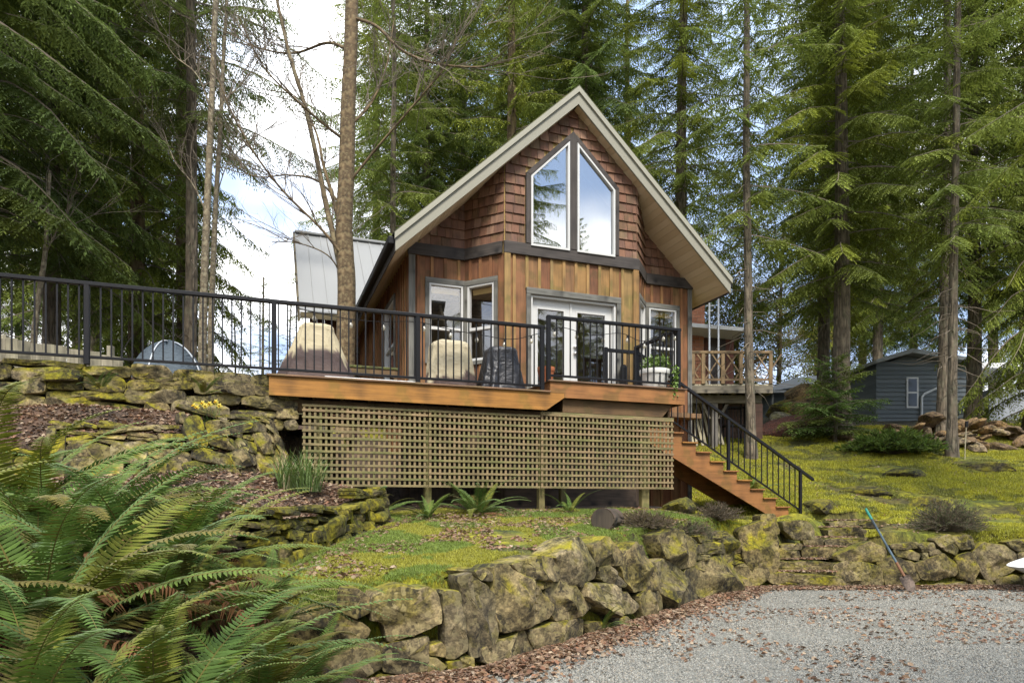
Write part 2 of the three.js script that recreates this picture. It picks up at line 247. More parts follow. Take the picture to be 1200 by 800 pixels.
const soffitM = [[0.60, 0.47, 0.29], [0.56, 0.43, 0.26], [0.63, 0.50, 0.32]].map(c => mat(c, { roughness: 0.7 }));
const UC = 1.55, RT = 9.83, SL = 0.926;
const roofY = u => RT - SL * Math.abs(u - UC);
const house = hthing('wooden_house', 'gabled cedar house with shingled gable, board and batten walls and tall pointed window', 'house', [UC, 1.3, 4]);
{
  const R = rng(7), pick = a => a[Math.floor(R() * a.length)];
  const off = house.userData_off;
  function face(A, B) {
    const du = B[0] - A[0], dv = B[1] - A[1], L = Math.hypot(du, dv), phi = Math.atan2(dv, du);
    return { L, put(name, g, m, parent = house) { const o = part(name, g, m, parent); if (parent === house) { o.position.set(A[0] + off[0], off[1], -A[1] + off[2]); o.rotation.y = phi; } return o; }, uAt: s => A[0] + du * s / L };
  }
  const F = {
    leftSide: face([-1.66, 10], [-1.66, 2.9]), leftWing: face([-1.66, 2.9], [-0.53, 2.9]), leftAngle: face([-0.53, 2.9], [0.08, 2.2]), bay: face([0.08, 2.2], [3.02, 2.2]),
    rightAngle: face([3.02, 2.2], [3.63, 2.9]), rightWing: face([3.63, 2.9], [4.84, 2.9]), rightSide: face([4.84, 2.9], [4.84, 10]),
  };
  const rect = (a, b, c, d) => [[a, c], [b, c], [b, d], [a, d]];
  // openings, in face coordinates [s0, s1, y0, y1]
  const b0 = 0.08;
  const gw = { L: 0.60 - b0, R: 2.47 - b0, m0: 1.44 - b0, m1: 1.61 - b0, y0: 6.60, sh: 7.98, top: 8.81 };
  const gHoleL = [[gw.L, gw.y0], [gw.m0, gw.y0], [gw.m0, gw.top], [gw.L, gw.sh]], gHoleR = [[gw.m1, gw.y0], [gw.R, gw.y0], [gw.R, gw.sh], [gw.m1, gw.top]];
  const door = [0.61 - b0, 2.52 - b0, 3.57, 5.65];
  const op = { leftSide: [[4.40, 5.60, 4.0, 5.95]], leftWing: [[0.385, 1.08, 4.36, 5.89]], leftAngle: [[0.085, 0.705, 4.36, 5.88]], bay: [door], rightAngle: [[0.225, 0.845, 4.36, 5.88]], rightWing: [[0.11, 0.82, 4.36, 5.89]], rightSide: [] };
  // wall cores, hollow house
  const wallTop = (f, s) => roofY(f.uAt(s)) - 0.33;
  for (const k in F) {
    const f = F[k], poly = [[0, 1.3], [f.L, 1.3], [f.L, wallTop(f, f.L)]]; if (k === 'bay') poly.push([UC - b0, wallTop(f, UC - b0)]); poly.push([0, wallTop(f, 0)]);
    const holes = op[k].map(o => rect(...o)); if (k === 'bay') holes.push(gHoleL, gHoleR);
    f.put('wall', holed(poly, holes, -0.12, 0), M.ochre);
  }
  hpart('wall', box(-1.66, 4.84, 1.3, 6.4, -10.1, -10), M.ochre, house); hpart('wall', prism([[-1.66, 6.4], [4.84, 6.4], [4.84, roofY(4.84) - .33], [UC, roofY(UC) - .33], [-1.66, roofY(-1.66) - .33]], -10.1, -10), M.ochre, house);
  hpart('floor', box(-1.6, 4.8, 3.40, 3.50, -9.98, -2.4), wood([0.25, 0.14, 0.06]), house);
  hpart('upper_floor', box(-1.6, 4.8, 6.30, 6.38, -9.98, -3.1), wood([0.3, 0.2, 0.1]), house);
  hpart('inner_wall', box(-1.5, 4.7, 3.5, 6.3, -6.3, -6.2), M.room, house); hpart('inner_wall', box(-1.2, 4.3, 6.38, 8.3, -7.3, -7.2), M.room, house);
  // boards and battens with gaps for the openings
  function clad(k, y0, step, pale, tops) {
    const f = F[k], ops = op[k], cuts = new Set([0, f.L]); for (let s = step * (0.5 + 0.3 * R()); s < f.L - 0.06; s += step) cuts.add(s);
    const trims = ops.map(o => [o[0] - 0.085, o[1] + 0.085, o[2] - 0.085, o[3] + 0.11]);
    const seams = [...cuts].sort((a, b) => a - b);
    const bands = (a, b) => { const m = (a + b) / 2, t = trims.find(t => m > t[0] && m < t[1]); return t ? [[y0, Math.max(y0, t[2])], [t[3], tops]] : [[y0, tops]]; };
    const xs = [...seams, ...trims.flatMap(t => [t[0], t[1]])].filter(s => s >= 0 && s <= f.L).sort((a, b) => a - b);
    for (let i = 0; i + 1 < xs.length; i++) { if (xs[i + 1] - xs[i] < 0.012) continue; for (const [p, q] of bands(xs[i], xs[i + 1])) if (q - p > 0.03) f.put('board', box(xs[i] + 0.002, xs[i + 1] - 0.002, p, q, 0.001, 0.020 + 0.003 * R()), pick(pale ? (R() < 0.45 ? paleM : boardM) : boardM)); }
    for (const s of seams) { if (s < 0.02 || s > f.L - 0.02) continue; for (const [p, q] of bands(s - 0.001, s + 0.001)) if (q - p > 0.03) f.put('batten', box(s - 0.032, s + 0.032, p, q - 0.003, 0.024, 0.046 + 0.004 * R(), 0.003), pick(pale ? battenM : redBattenM)); }
  }
  clad('leftSide', 2.6, 0.24, false, 6.44); clad('leftWing', 3.3, 0.275, false, 6.41); clad('leftAngle', 3.3, 0.24, false, 6.41); clad('bay', 3.3, 0.268, true, 6.41); clad('rightAngle', 3.3, 0.24, false, 6.41); clad('rightWing', 1.35, 0.26, false, 6.41);
  for (const k in F) F[k].put('foundation_wall', box(0.0, F[k].L, 1.25, k === 'rightWing' ? 1.36 : k.endsWith('Side') ? 2.6 : 3.3, 0.002, 0.018), wood([0.17, 0.115, 0.075]));
  // corner boards
  F.leftWing.put('corner_board', box(-0.03, 0.10, 2.6, 6.41, 0.026, 0.052, 0.004), M.grayTrim); F.rightWing.put('corner_board', box(1.13, 1.24, 1.35, 6.41, 0.026, 0.052, 0.004), M.grayTrim);
  F.bay.put('corner_board', box(-0.03, 0.10, 3.3, 6.41, 0.052, 0.075, 0.004), paleM[2]); F.bay.put('corner_board', box(2.84, 2.97, 3.3, 6.41, 0.052, 0.075, 0.004), paleM[1]);
  // dark band round the house
  const bandX = { leftWing: [-0.05, 1.10], leftAngle: [0.03, 0.90], bay: [-0.035, 2.975], rightAngle: [0.03, 0.90], rightWing: [0.03, 1.25] };
  for (const k in bandX) F[k].put('band_board', box(bandX[k][0], bandX[k][1], 6.405, 6.64, 0.024, k === 'bay' ? 0.083 : 0.079, 0.006), M.dark);
  // cedar shingles in courses
  const COURSE = 0.192;
  function shingles(k) {
    const f = F[k];
    for (let y = 6.642, row = 0; y < 9.5; y += COURSE, row++) {
      const my = y + COURSE * 0.45; let iv = [[0, f.L]];
      if (k === 'bay') { if (my < 9.06) { const hw = my < 8.05 ? 1.035 : 1.035 * (9.06 - my) / 1.01, c = 1.53 - b0; iv = [[0, c - hw], [c + hw, f.L]]; } }
      iv = iv.map(([a, b]) => { // stay under the roof
        while (a < b && roofY(f.uAt(a)) - 0.30 < my) a += 0.02; while (b > a && roofY(f.uAt(b)) - 0.30 < my) b -= 0.02; return [a, b]; });
      for (const [a, b] of iv) {
        let s = a; while (s < b - 0.03) {
          let w = 0.13 + 0.12 * R(); if (b - s - w < 0.08) w = b - s; const t = 0.004 * R(), d = 0.006 * R(), z1 = 0.044 + 0.008 * R();
          const poly = [[z1, y - d], [0.026, y - d], [0.004, y + COURSE + 0.05], [0.012, y + COURSE + 0.05]];
          // wedge: thick at the butt, thin at the head
          const x0 = s + 0.003, x1 = s + w - 0.003 - t, P = []; const q = (a, b, c, d) => P.push(...a, ...b, ...c, ...a, ...c, ...d);
          const v = (x, i) => [x, poly[i][1], poly[i][0]];
          q(v(x0, 0), v(x1, 0), v(x1, 3), v(x0, 3)); q(v(x0, 1), v(x1, 1), v(x1, 0), v(x0, 0)); q(v(x1, 0), v(x1, 1), v(x1, 2), v(x1, 3)); q(v(x0, 1), v(x0, 0), v(x0, 3), v(x0, 2)); q(v(x0, 3), v(x1, 3), v(x1, 2), v(x0, 2));
          f.put('shingle', finish(P, { axis: 1, off: R() * 5 }), pick(shingleM)); s += w;
        }
      }
    }
  }
  for (const k of ['leftWing', 'leftAngle', 'bay', 'rightAngle', 'rightWing']) shingles(k);
  // windows: hung sashes in white frames with grey casing
  function hung(k, o, casing = true) {
    const f = F[k], [a, b, c, d] = o, mid = 5.0;
    const w = f.put('window', join(box(a, b, c, c + 0.05, -0.06, 0.045, 0.003), box(a, b, d - 0.04, d, -0.06, 0.045, 0.003), box(a, a + 0.04, c + 0.05, d - 0.04, -0.06, 0.045, 0.003), box(b - 0.04, b, c + 0.05, d - 0.04, -0.06, 0.045, 0.003)), M.white);
    part('meeting_rail', box(a + 0.04, b - 0.04, mid - 0.03, mid + 0.03, -0.03, 0.03, 0.003), M.white, w);
    part('pane', box(a + 0.04, b - 0.04, mid + 0.03, d - 0.04, -0.005, 0), M.glass, w); part('pane', box(a + 0.04, b - 0.04, c + 0.05, mid - 0.03, -0.02, -0.015), M.glass, w);
    part('blind', box(a + 0.05, b - 0.05, d - 0.16, d - 0.05, -0.10, -0.09), M.ochre, w);
    if (casing) { part('casing', box(a - 0.085, b + 0.085, d, d + 0.105, 0.024, 0.06, 0.004), M.grayTrim, w); part('casing', box(a - 0.085, a - 0.002, c - 0.08, d, 0.024, 0.056, 0.004), M.grayTrim, w); part('casing', box(b + 0.002, b + 0.085, c - 0.08, d, 0.024, 0.056, 0.004), M.grayTrim, w); part('sill', box(a - 0.002, b + 0.002, c - 0.08, c - 0.002, 0.024, 0.075, 0.004), M.grayTrim, w); }
  }
  hung('leftWing', op.leftWing[0]); hung('leftAngle', op.leftAngle[0]); hung('rightAngle', op.rightAngle[0]); hung('rightWing', op.rightWing[0]); hung('leftSide', op.leftSide[0]);
  // pointed gable window: dark casing, two panes
  { const f = F.bay, g = gw, t = 0.10;
    const strip = (p, q, w, z0 = 0.03, z1 = 0.10) => { const dx = q[0] - p[0], dy = q[1] - p[1], L = Math.hypot(dx, dy), nx = -dy / L * w, ny = dx / L * w; return prism([p, q, [q[0] + nx, q[1] + ny], [p[0] + nx, p[1] + ny]], z0, z1); };
    const W = f.put('window', join(prism([[g.m0 + 0.012, 6.642], [g.m1 - 0.012, 6.642], [g.m1 - 0.012, 8.95], [(g.m0 + g.m1) / 2, 9.03], [g.m0 + 0.012, 8.95]], 0.03, 0.094, 1)), M.dark); W.userData.label = 'tall pointed gable window of two panes in dark casing';
    part('casing', box(g.L - t, g.L - 0.002, 6.642, 8.03, 0.03, 0.094, 0.004), M.dark, W); part('casing', box(g.R + 0.002, g.R + t, 6.642, 8.03, 0.03, 0.094, 0.004), M.dark, W);
    const cx = (g.m0 + g.m1) / 2; part('casing', prism([[g.L - t, 8.032], [g.L, 8.0], [g.m0 + 0.010, 8.835], [g.m0 + 0.010, 8.96]], 0.03, 0.098), M.dark, W); part('casing', prism([[g.R + t, 8.032], [g.m1 - 0.010, 8.96], [g.m1 - 0.010, 8.835], [g.R, 8.0]], 0.03, 0.098), M.dark, W);
    for (const [P, lab] of [[gHoleL, 0], [gHoleR, 1]]) {
      const c = P.reduce((a, p) => [a[0] + p[0] / 4, a[1] + p[1] / 4], [0, 0]); const inn = P.map(p => { const k = 0.042; return [p[0] + Math.sign(c[0] - p[0]) * k, p[1] + (p[1] < 7 ? k : p[1] > 8.4 ? -k * 2.1 : -k * 0.15)]; });
      const sh = holed(P, [inn], -0.05, 0.108, 1); part('frame', sh, M.white, W); part('pane', prism(inn, 0.045, 0.05), M.coated, W);
    }
  }
  // french doors
  { const f = F.bay, [a, b, c, d] = door;
    const D = f.put('french_door', join(box(a, a + 0.045, c, d, -0.115, 0.04, 0.003), box(b - 0.045, b, c, d, -0.115, 0.04, 0.003), box(a + 0.045, b - 0.045, d - 0.045, d, -0.115, 0.04, 0.003)), M.white); D.userData.label = 'white double french doors with tall dark glass';
    const m = (a + b) / 2 - 0.03, z0 = -0.105, z1 = -0.06;
    for (const [l, r] of [[a + 0.048, m - 0.002], [m + 0.002, b - 0.048]]) {
      const g0 = l + 0.14, g1 = r - 0.16; const leaf = part('door_leaf', holed(rect(l, r, c + 0.02, d - 0.05), [rect(g0, g1, c + 0.32, d - 0.24)], z0, z1), M.white, D);
      const bead = 0.03; leaf.material = M.white; const bg = holed(rect(g0 - bead, g1 + bead, c + 0.29, d - 0.21), [rect(g0, g1, c + 0.32, d - 0.24)], z1, z1 + 0.012);
      part('door_bead', bg, M.white, D); part('pane', box(g0, g1, c + 0.32, d - 0.24, -0.09, -0.085), M.glass, D);
    }
    part('astragal', box(m - 0.025, m + 0.02, c + 0.02, d - 0.05, z1 + 0.001, z1 + 0.02, 0.004), M.white, D);
    for (const [y, r] of [[4.70, 0.03], [4.57, 0.032]]) { const k = new THREE.SphereGeometry(r, 14, 10); k.scale(1, 1, 0.8); k.translate(m + 0.085, y, z1 + 0.05); part('door_knob', k, M.steel, D); const c2 = new THREE.CylinderGeometry(0.03, 0.034, 0.03, 14); c2.rotateX(Math.PI / 2); c2.translate(m + 0.085, y, z1 + 0.015); part('door_rose', c2, M.steel, D); }
    part('casing', box(a - 0.10, b + 0.10, d, d + 0.125, 0.05, 0.09, 0.004), M.grayTrim, D); part('casing', box(a - 0.10, a - 0.002, c, d - 0.001, 0.05, 0.086, 0.004), M.grayTrim, D); part('casing', box(b + 0.002, b + 0.10, c, d - 0.001, 0.05, 0.086, 0.004), M.grayTrim, D);
    part('threshold', box(a, b, c - 0.04, c, -0.1, 0.12, 0.005), M.grayTrim, D);
  }
  // roof, soffit planks, barge boards, gutters
  const HW = 3.65, T = 0.30;
  const side = (s, a, b, o0, o1) => [[UC + s * a, RT - SL * a + o0], [UC + s * b, RT - SL * b + o0], [UC + s * b, RT - SL * b + o1], [UC + s * a, RT - SL * a + o1]];
  hpart('roof', prism([...[[UC - HW, RT - SL * HW - T], [UC, RT - T], [UC + HW, RT - SL * HW - T], [UC + HW, RT - SL * HW], [UC, RT], [UC - HW, RT - SL * HW]]], -10.5, -1.965, 2), M.roof, house);
  for (const s of [-1, 1]) {
    for (let c = 0; c < 22; c++) { const a = c * 0.17, b = Math.min(a + 0.20, HW + 0.06); if (a > HW) break; hpart('roof_course', prism(side(s, a, b, 0.025, 0.004), -10.52, -1.895 + 0.012 * R(), 2), c % 3 ? M.roofMoss : M.roof, house); }
    const sl = side(s, -0.0, HW + 0.02, -0.105, -0.345), su = side(s, 0, HW + 0.04, 0.0, -0.115);
    hpart('barge_board', prism(sl, -1.965, -1.925, 0), M.rake, house); hpart('barge_trim', prism(su, -1.924, -1.885, 0), M.rakeStrip, house);
    for (let a = 0.02, n = 0; a < HW - 0.02; a += 0.105, n++) { const b = Math.min(a + 0.099, HW); hpart('soffit_plank', prism(side(s, a, b, -T - 0.004, -T - 0.022), a > 2.95 ? -10.4 : -3.3, -1.968, 2), soffitM[(n * 7) % 3], house); }
    hpart('gutter', box(UC + s * (HW + 0.075) - 0.065, UC + s * (HW + 0.075) + 0.065, RT - SL * HW - 0.22, RT - SL * HW - 0.07, -10.45, -2.0, 0.02), M.black, house);
    hpart('eave_fascia', box(UC + s * HW - (s < 0 ? 0 : 0.0) - (s < 0 ? 0.02 : -0.002), UC + s * HW + (s < 0 ? -0.002 : 0.02), RT - SL * HW - T - 0.06, RT - SL * HW - 0.02, -10.4, -1.97), M.dark, house);
  }
}
// ═════════ deck, railings, stairs ═════════
const DL = 3.365, DU = 3.55;      // lower and upper deck levels
const fasciaM = stained([0.50, 0.225, 0.040], { roughness: 0.75 }), fasciaM2 = stained([0.42, 0.18, 0.050], { roughness: 0.75 }), deckM = [[0.30, 0.17, 0.09], [0.26, 0.15, 0.085], [0.33, 0.19, 0.10]].map(c => stained(c)), beamM = stained([0.20, 0.115, 0.045]);
const latM = [[0.36, 0.265, 0.125], [0.32, 0.25, 0.11], [0.40, 0.28, 0.14], [0.31, 0.26, 0.10]].map(c => stained(c)), postM = stained([0.30, 0.25, 0.09]);
{
  const R = rng(19);
  const deck = hthing('timber_deck', 'raised two-level timber deck with orange fascia and lattice skirt', 'deck', [-0.5, 1.2, 1.2]);
  // fascia: lower run ends in a raked cut below the upper one
  hpart('fascia_board', prism([[-4.30, 3.06], [0.02, 3.045], [0.34, 3.262], [0.34, DL - 0.03], [-4.30, DL - 0.03]], 0.0, 0.04, 0), fasciaM, deck);
  hpart('fascia_board', prism([[0.09, DL - 0.028], [0.342, DL - 0.028], [0.342, 3.265], [2.70, 3.265], [2.70, DU - 0.03], [0.09, DU - 0.03]], 0.002, 0.042, 0), fasciaM2, deck);
  hpart('fascia_board', box(2.66, 2.70, 3.265, DU - 0.03, -2.15, -0.002), fasciaM2, deck); hpart('fascia_board', box(-4.30, -4.26, 3.06, DL - 0.03, -3.4, -0.002), fasciaM, deck); hpart('step_riser', box(0.09, 0.12, DL, DU - 0.03, -2.15, -0.002), fasciaM2, deck);
  // deck boards run along the front
  for (let k = 0, v = -0.075; v < 3.3; v += 0.142, k++) { hpart('deck_board', box(-4.33, v < 2.1 ? 0.085 : v < 2.8 ? -0.6 : -1.72, DL - 0.027, DL, -v - 0.137, -v, 0.004), deckM[k % 3], deck); if (v < 2.0) hpart('deck_board', box(0.06, 2.735, DU - 0.027, DU, -v - 0.137, -v, 0.004), deckM[(k + 1) % 3], deck); }
  // beams below
  hpart('beam', prism([[0.36, 3.04], [2.30, 3.04], [2.52, 3.262], [0.36, 3.262]], -0.10, -0.06, 0), beamM, deck); hpart('beam', box(-4.2, 2.45, 2.86, 3.04, -0.30, -0.16), beamM, deck); hpart('beam', box(-4.2, 2.45, 2.86, 3.04, -2.0, -1.86), beamM, deck);
  for (let k = 0, u = -4.1; u < 2.6; u += 0.41, k++) hpart('joist', box(u, u + 0.04, 3.05, u < 0 ? DL - 0.03 : 3.26, -2.1, -0.13), beamM, deck);
  for (const u of [-3.6, -1.92, 0.03, 2.03]) { const w = u > 1 ? 0.075 : 0.055, x = W3(u, 0, 0.14); hpart('post', box(u - w, u + w, heightAt(x[0], -x[2]) - 0.1, 2.86, -0.29, -0.17, 0.01), postM, deck); }
  for (const u of [-3.3, -1, 1.2]) { const x = W3(u, 0, 1.9); hpart('post', box(u - .06, u + .06, 1.1, 2.86, -2.0, -1.88, 0.01), postM, deck); }
  // lattice skirt, three panels
  const panel = (u0, u1, y0, y1) => {
    const fr = hpart('lattice_panel', join(box(u0, u1, y1 - 0.035, y1, -0.075, -0.045)), latM[1], deck); const put = (g, m) => part('lattice_slat', g, m, fr);
    for (let u = u0 + 0.03; u < u1 - 0.02; u += 0.0785) put(box(u - 0.017, u + 0.017, y0, y1 - 0.004, -0.066, -0.056), latM[Math.floor(R() * 4)]);
    for (let y = y0 + 0.018; y < y1 - 0.05; y += 0.1005) put(box(u0, u1, y - 0.0175, y + 0.0175, -0.0545, -0.044 + 0.001 * R(), 0.002), latM[Math.floor(R() * 4)]);
  };
  panel(-3.84, -1.955, 1.755, 2.97); panel(-1.945, -0.055, 1.755, 2.97); panel(-0.045, 2.53, 1.755, 3.03);
}
// black metal railings
const bulbGlass = mat([0.75, 0.72, 0.62], { roughness: 0.1, transmission: 0.6, thickness: 0 }), bulbCap = mat([0.02, 0.02, 0.02]);
const BALS = {}; const baluster = (h) => BALS[h.toFixed(2)] ??= box(-0.0095, 0.0095, 0, h, -0.0095, 0.0095);
// rail from [u,v] to [u,v] on level y; posts at the listed distances
function railing(label, A, B, y, posts, o = {}) {
  const du = B[0] - A[0], dv = B[1] - A[1], L = Math.hypot(du, dv), g = thing('metal_railing', label, 'railing', W3(A[0], y, A[1]), TH + Math.atan2(dv, du), 'black metal railings round the deck');
  const top = o.top ?? 1.085, bot = 0.085; const drop = o.drop ?? 0;
  part('top_rail', box(o.t0 ?? -0.02, o.t1 ?? L + 0.02, top - 0.055, top, -0.036, 0.036, 0.008), M.black, g); part('bottom_rail', box(0, L, bot - 0.018, bot + 0.018, -0.018, 0.018, 0.004), M.black, g);
  for (const s of posts) part('post', box(s - 0.034, s + 0.034, o.foot ?? -0.02, top - 0.056 + (o.cap ?? 0.045), -0.034, 0.034, 0.006), M.black, g);
  for (let s = 0.055, n = 0; s < L - 0.02; s += o.step ?? 0.125) { if (posts.some(p => Math.abs(p - s) < 0.05)) continue; const b = part('baluster', baluster(top - 0.055 - bot - 0.018), M.black, g); b.position.set(s, bot + 0.018, 0); }
  return g;
}
railing('long black metal railing along the lower deck and stone terrace', [-10.6, 0.03], [0.0, 0.03], DL, [0.06, 1.9, 4.02, 6.37, 8.48, 10.57]);
railing('black metal railing across the front of the upper deck', [0.055, 0.03], [2.64, 0.03], DU, [0.03, 2.56], { t0: 0.0 });
railing('short black metal railing returning from the upper deck corner to the stairs', [2.615, 0.10], [2.615, 1.52], DU, [1.40], { t0: -0.03 });
// string of bulbs along the rail
{
  const g = hthing('string_light', 'string of unlit glass bulbs on a thin black cable along the railing', 'string light', [-2, DL + 0.9, 0]); const R = rng(3);
  const pts = [[-3.95, DL + 1.02], [-3.3, DL + 0.93], [-2.75, DL + 0.92], [-2.1, DL + 0.97], [-1.6, DL + 0.90], [-1.1, DL + 0.86], [-0.55, DL + 0.83], [-0.02, DL + 0.98], [0.35, DL + 1.1], [0.9, DL + 1.02], [1.5, DL + 1.1], [1.9, DL + 1.0], [2.3, DL + 1.16], [2.58, DL + 1.2]];
  const curve = new THREE.CatmullRomCurve3(pts.map(p => V3(p[0], p[1], -0.085))).getPoints(90); hpart('cable', tube(curve, 0.006, 5), M.black, g);
  for (let k = 0; k < 15; k++) { const p = curve[Math.min(90, 3 + Math.round(k * 6.2))], s = new THREE.LatheGeometry([[0.001, -0.135], [0.018, -0.13], [0.030, -0.112], [0.031, -0.09], [0.017, -0.06], [0.015, -0.05]].map(a => new THREE.Vector2(...a)), 10); s.translate(p.x, p.y, p.z);
    const b = hpart('bulb', s, bulbGlass, g); const c = new THREE.CylinderGeometry(0.017, 0.017, 0.055, 8); c.translate(p.x, p.y - 0.027, p.z); part('bulb_socket', c, bulbCap, b); }
}
// gate leaf folded against the bay
{
  const g = hthing('railing_gate', 'narrow black metal gate standing open beside the french doors', 'gate', [2.45, DU, 1.8]); const y = DU;
  hpart('gate_rail', box(2.10, 2.80, y + 1.0, y + 1.07, -1.83, -1.77, 0.008), M.black, g); hpart('gate_rail', box(2.10, 2.80, y + 0.12, y + 0.15, -1.815, -1.785), M.black, g);
  for (const u of [2.10, 2.76]) hpart('gate_post', box(u - 0.03, u + 0.03, y + 0.005, y + 1.09, -1.83, -1.77, 0.006), M.black, g);
  for (let u = 2.22; u < 2.7; u += 0.12) hpart('baluster', box(u - 0.009, u + 0.009, y + 0.15, y + 1.0, -1.81, -1.79), M.black, g);
}
// stairs: sawtooth stringers, treads, closed risers, rail on the near side
{
  const RISE = 0.192, RUN = 0.345, N = 12, U0 = 2.75, V0 = 1.60, V1 = 2.68, yb = DU - N * RISE;
  const g = hthing('timber_stairs', 'orange brown timber stairs descending from the deck to the moss', 'stairs', [U0 + 2, yb, 2.1]); const R = rng(5);
  const saw = []; for (let k = 0; k < N - 1; k++) { const x = U0 + k * RUN, y = DU - (k + 1) * RISE - 0.03; saw.push([x, y], [x + RUN, y]); } saw.push([U0 + (N - 1) * RUN, yb - 0.02]); saw.push([U0 + (N - 2) * RUN - 0.1, yb - 0.05], [U0, DU - RISE - 0.50]);
  for (const v of [V0 + 0.05, V1 - 0.09]) hpart('stringer', prism(saw, -v - 0.04, -v, 0), fasciaM2, g);
  for (let k = 0; k < N - 1; k++) { const x = U0 + k * RUN, y = DU - (k + 1) * RISE; const t = hpart('tread', box(x - 0.012, x + RUN + 0.02, y - 0.03, y, -V1, -V0 - 0.0, 0.005), k % 2 ? fasciaM : fasciaM2, g); hpart('riser', box(x + RUN - 0.022, x + RUN - 0.002, y - RISE, y - 0.031, -V1 + 0.06, -V0 - 0.056), fasciaM2, g); }
  hpart('bottom_step', box(U0 + (N - 1) * RUN - 0.01, U0 + (N - 1) * RUN + 0.3, yb - 0.30, yb, -V1, -V0 + 0.01, 0.005), fasciaM2, g);
  const r = hthing('stair_railing', 'black metal railing sloping down beside the timber stairs', 'railing', [U0 + 2, yb, V0], 'black metal railings round the deck');
  const sl = RISE / RUN, line = (u) => DU - (u - U0) * sl; const z0 = -V0 - 0.03; const inc = (a, b, o0, o1, w) => prism([[a, line(a) + o0], [b, line(b) + o0], [b, line(b) + o1], [a, line(a) + o1]], z0 - w, z0 + w, 0);
  hpart('top_rail', inc(U0 + 0.0, 7.22, 0.945, 1.005, 0.033), M.black, r); hpart('bottom_rail', inc(U0 + 0.02, 6.86, 0.07, 0.105, 0.016), M.black, r);
  for (const u of [U0 + 0.05, 4.93, 6.86]) { const k = Math.ceil((u - U0) / RUN) , y = DU - Math.max(1, k) * RISE; hpart('post', box(u - 0.032, u + 0.032, y, line(u) + 0.946, z0 - 0.028, z0 + 0.028, 0.006), M.black, r); }
  for (let u = U0 + 0.16; u < 6.82; u += 0.152) if (![4.93].some(p => Math.abs(p - u) < 0.06)) hpart('baluster', box(u - 0.009, u + 0.009, line(u) + 0.10, line(u) + 0.95, z0 - 0.009, z0 + 0.009), M.black, r);
}
// ═════════ dry stone walls: every stone a mesh of its own ═════════
const stoneM = mat([1.25, 1.25, 1.25], { vertexColors: true, map: stoneTex, bumpMap: stoneBump, bumpScale: 0.022, roughness: 0.95 });
const MOSS = [0.33, 0.30, 0.012], MOSS2 = [0.17, 0.175, 0.014];
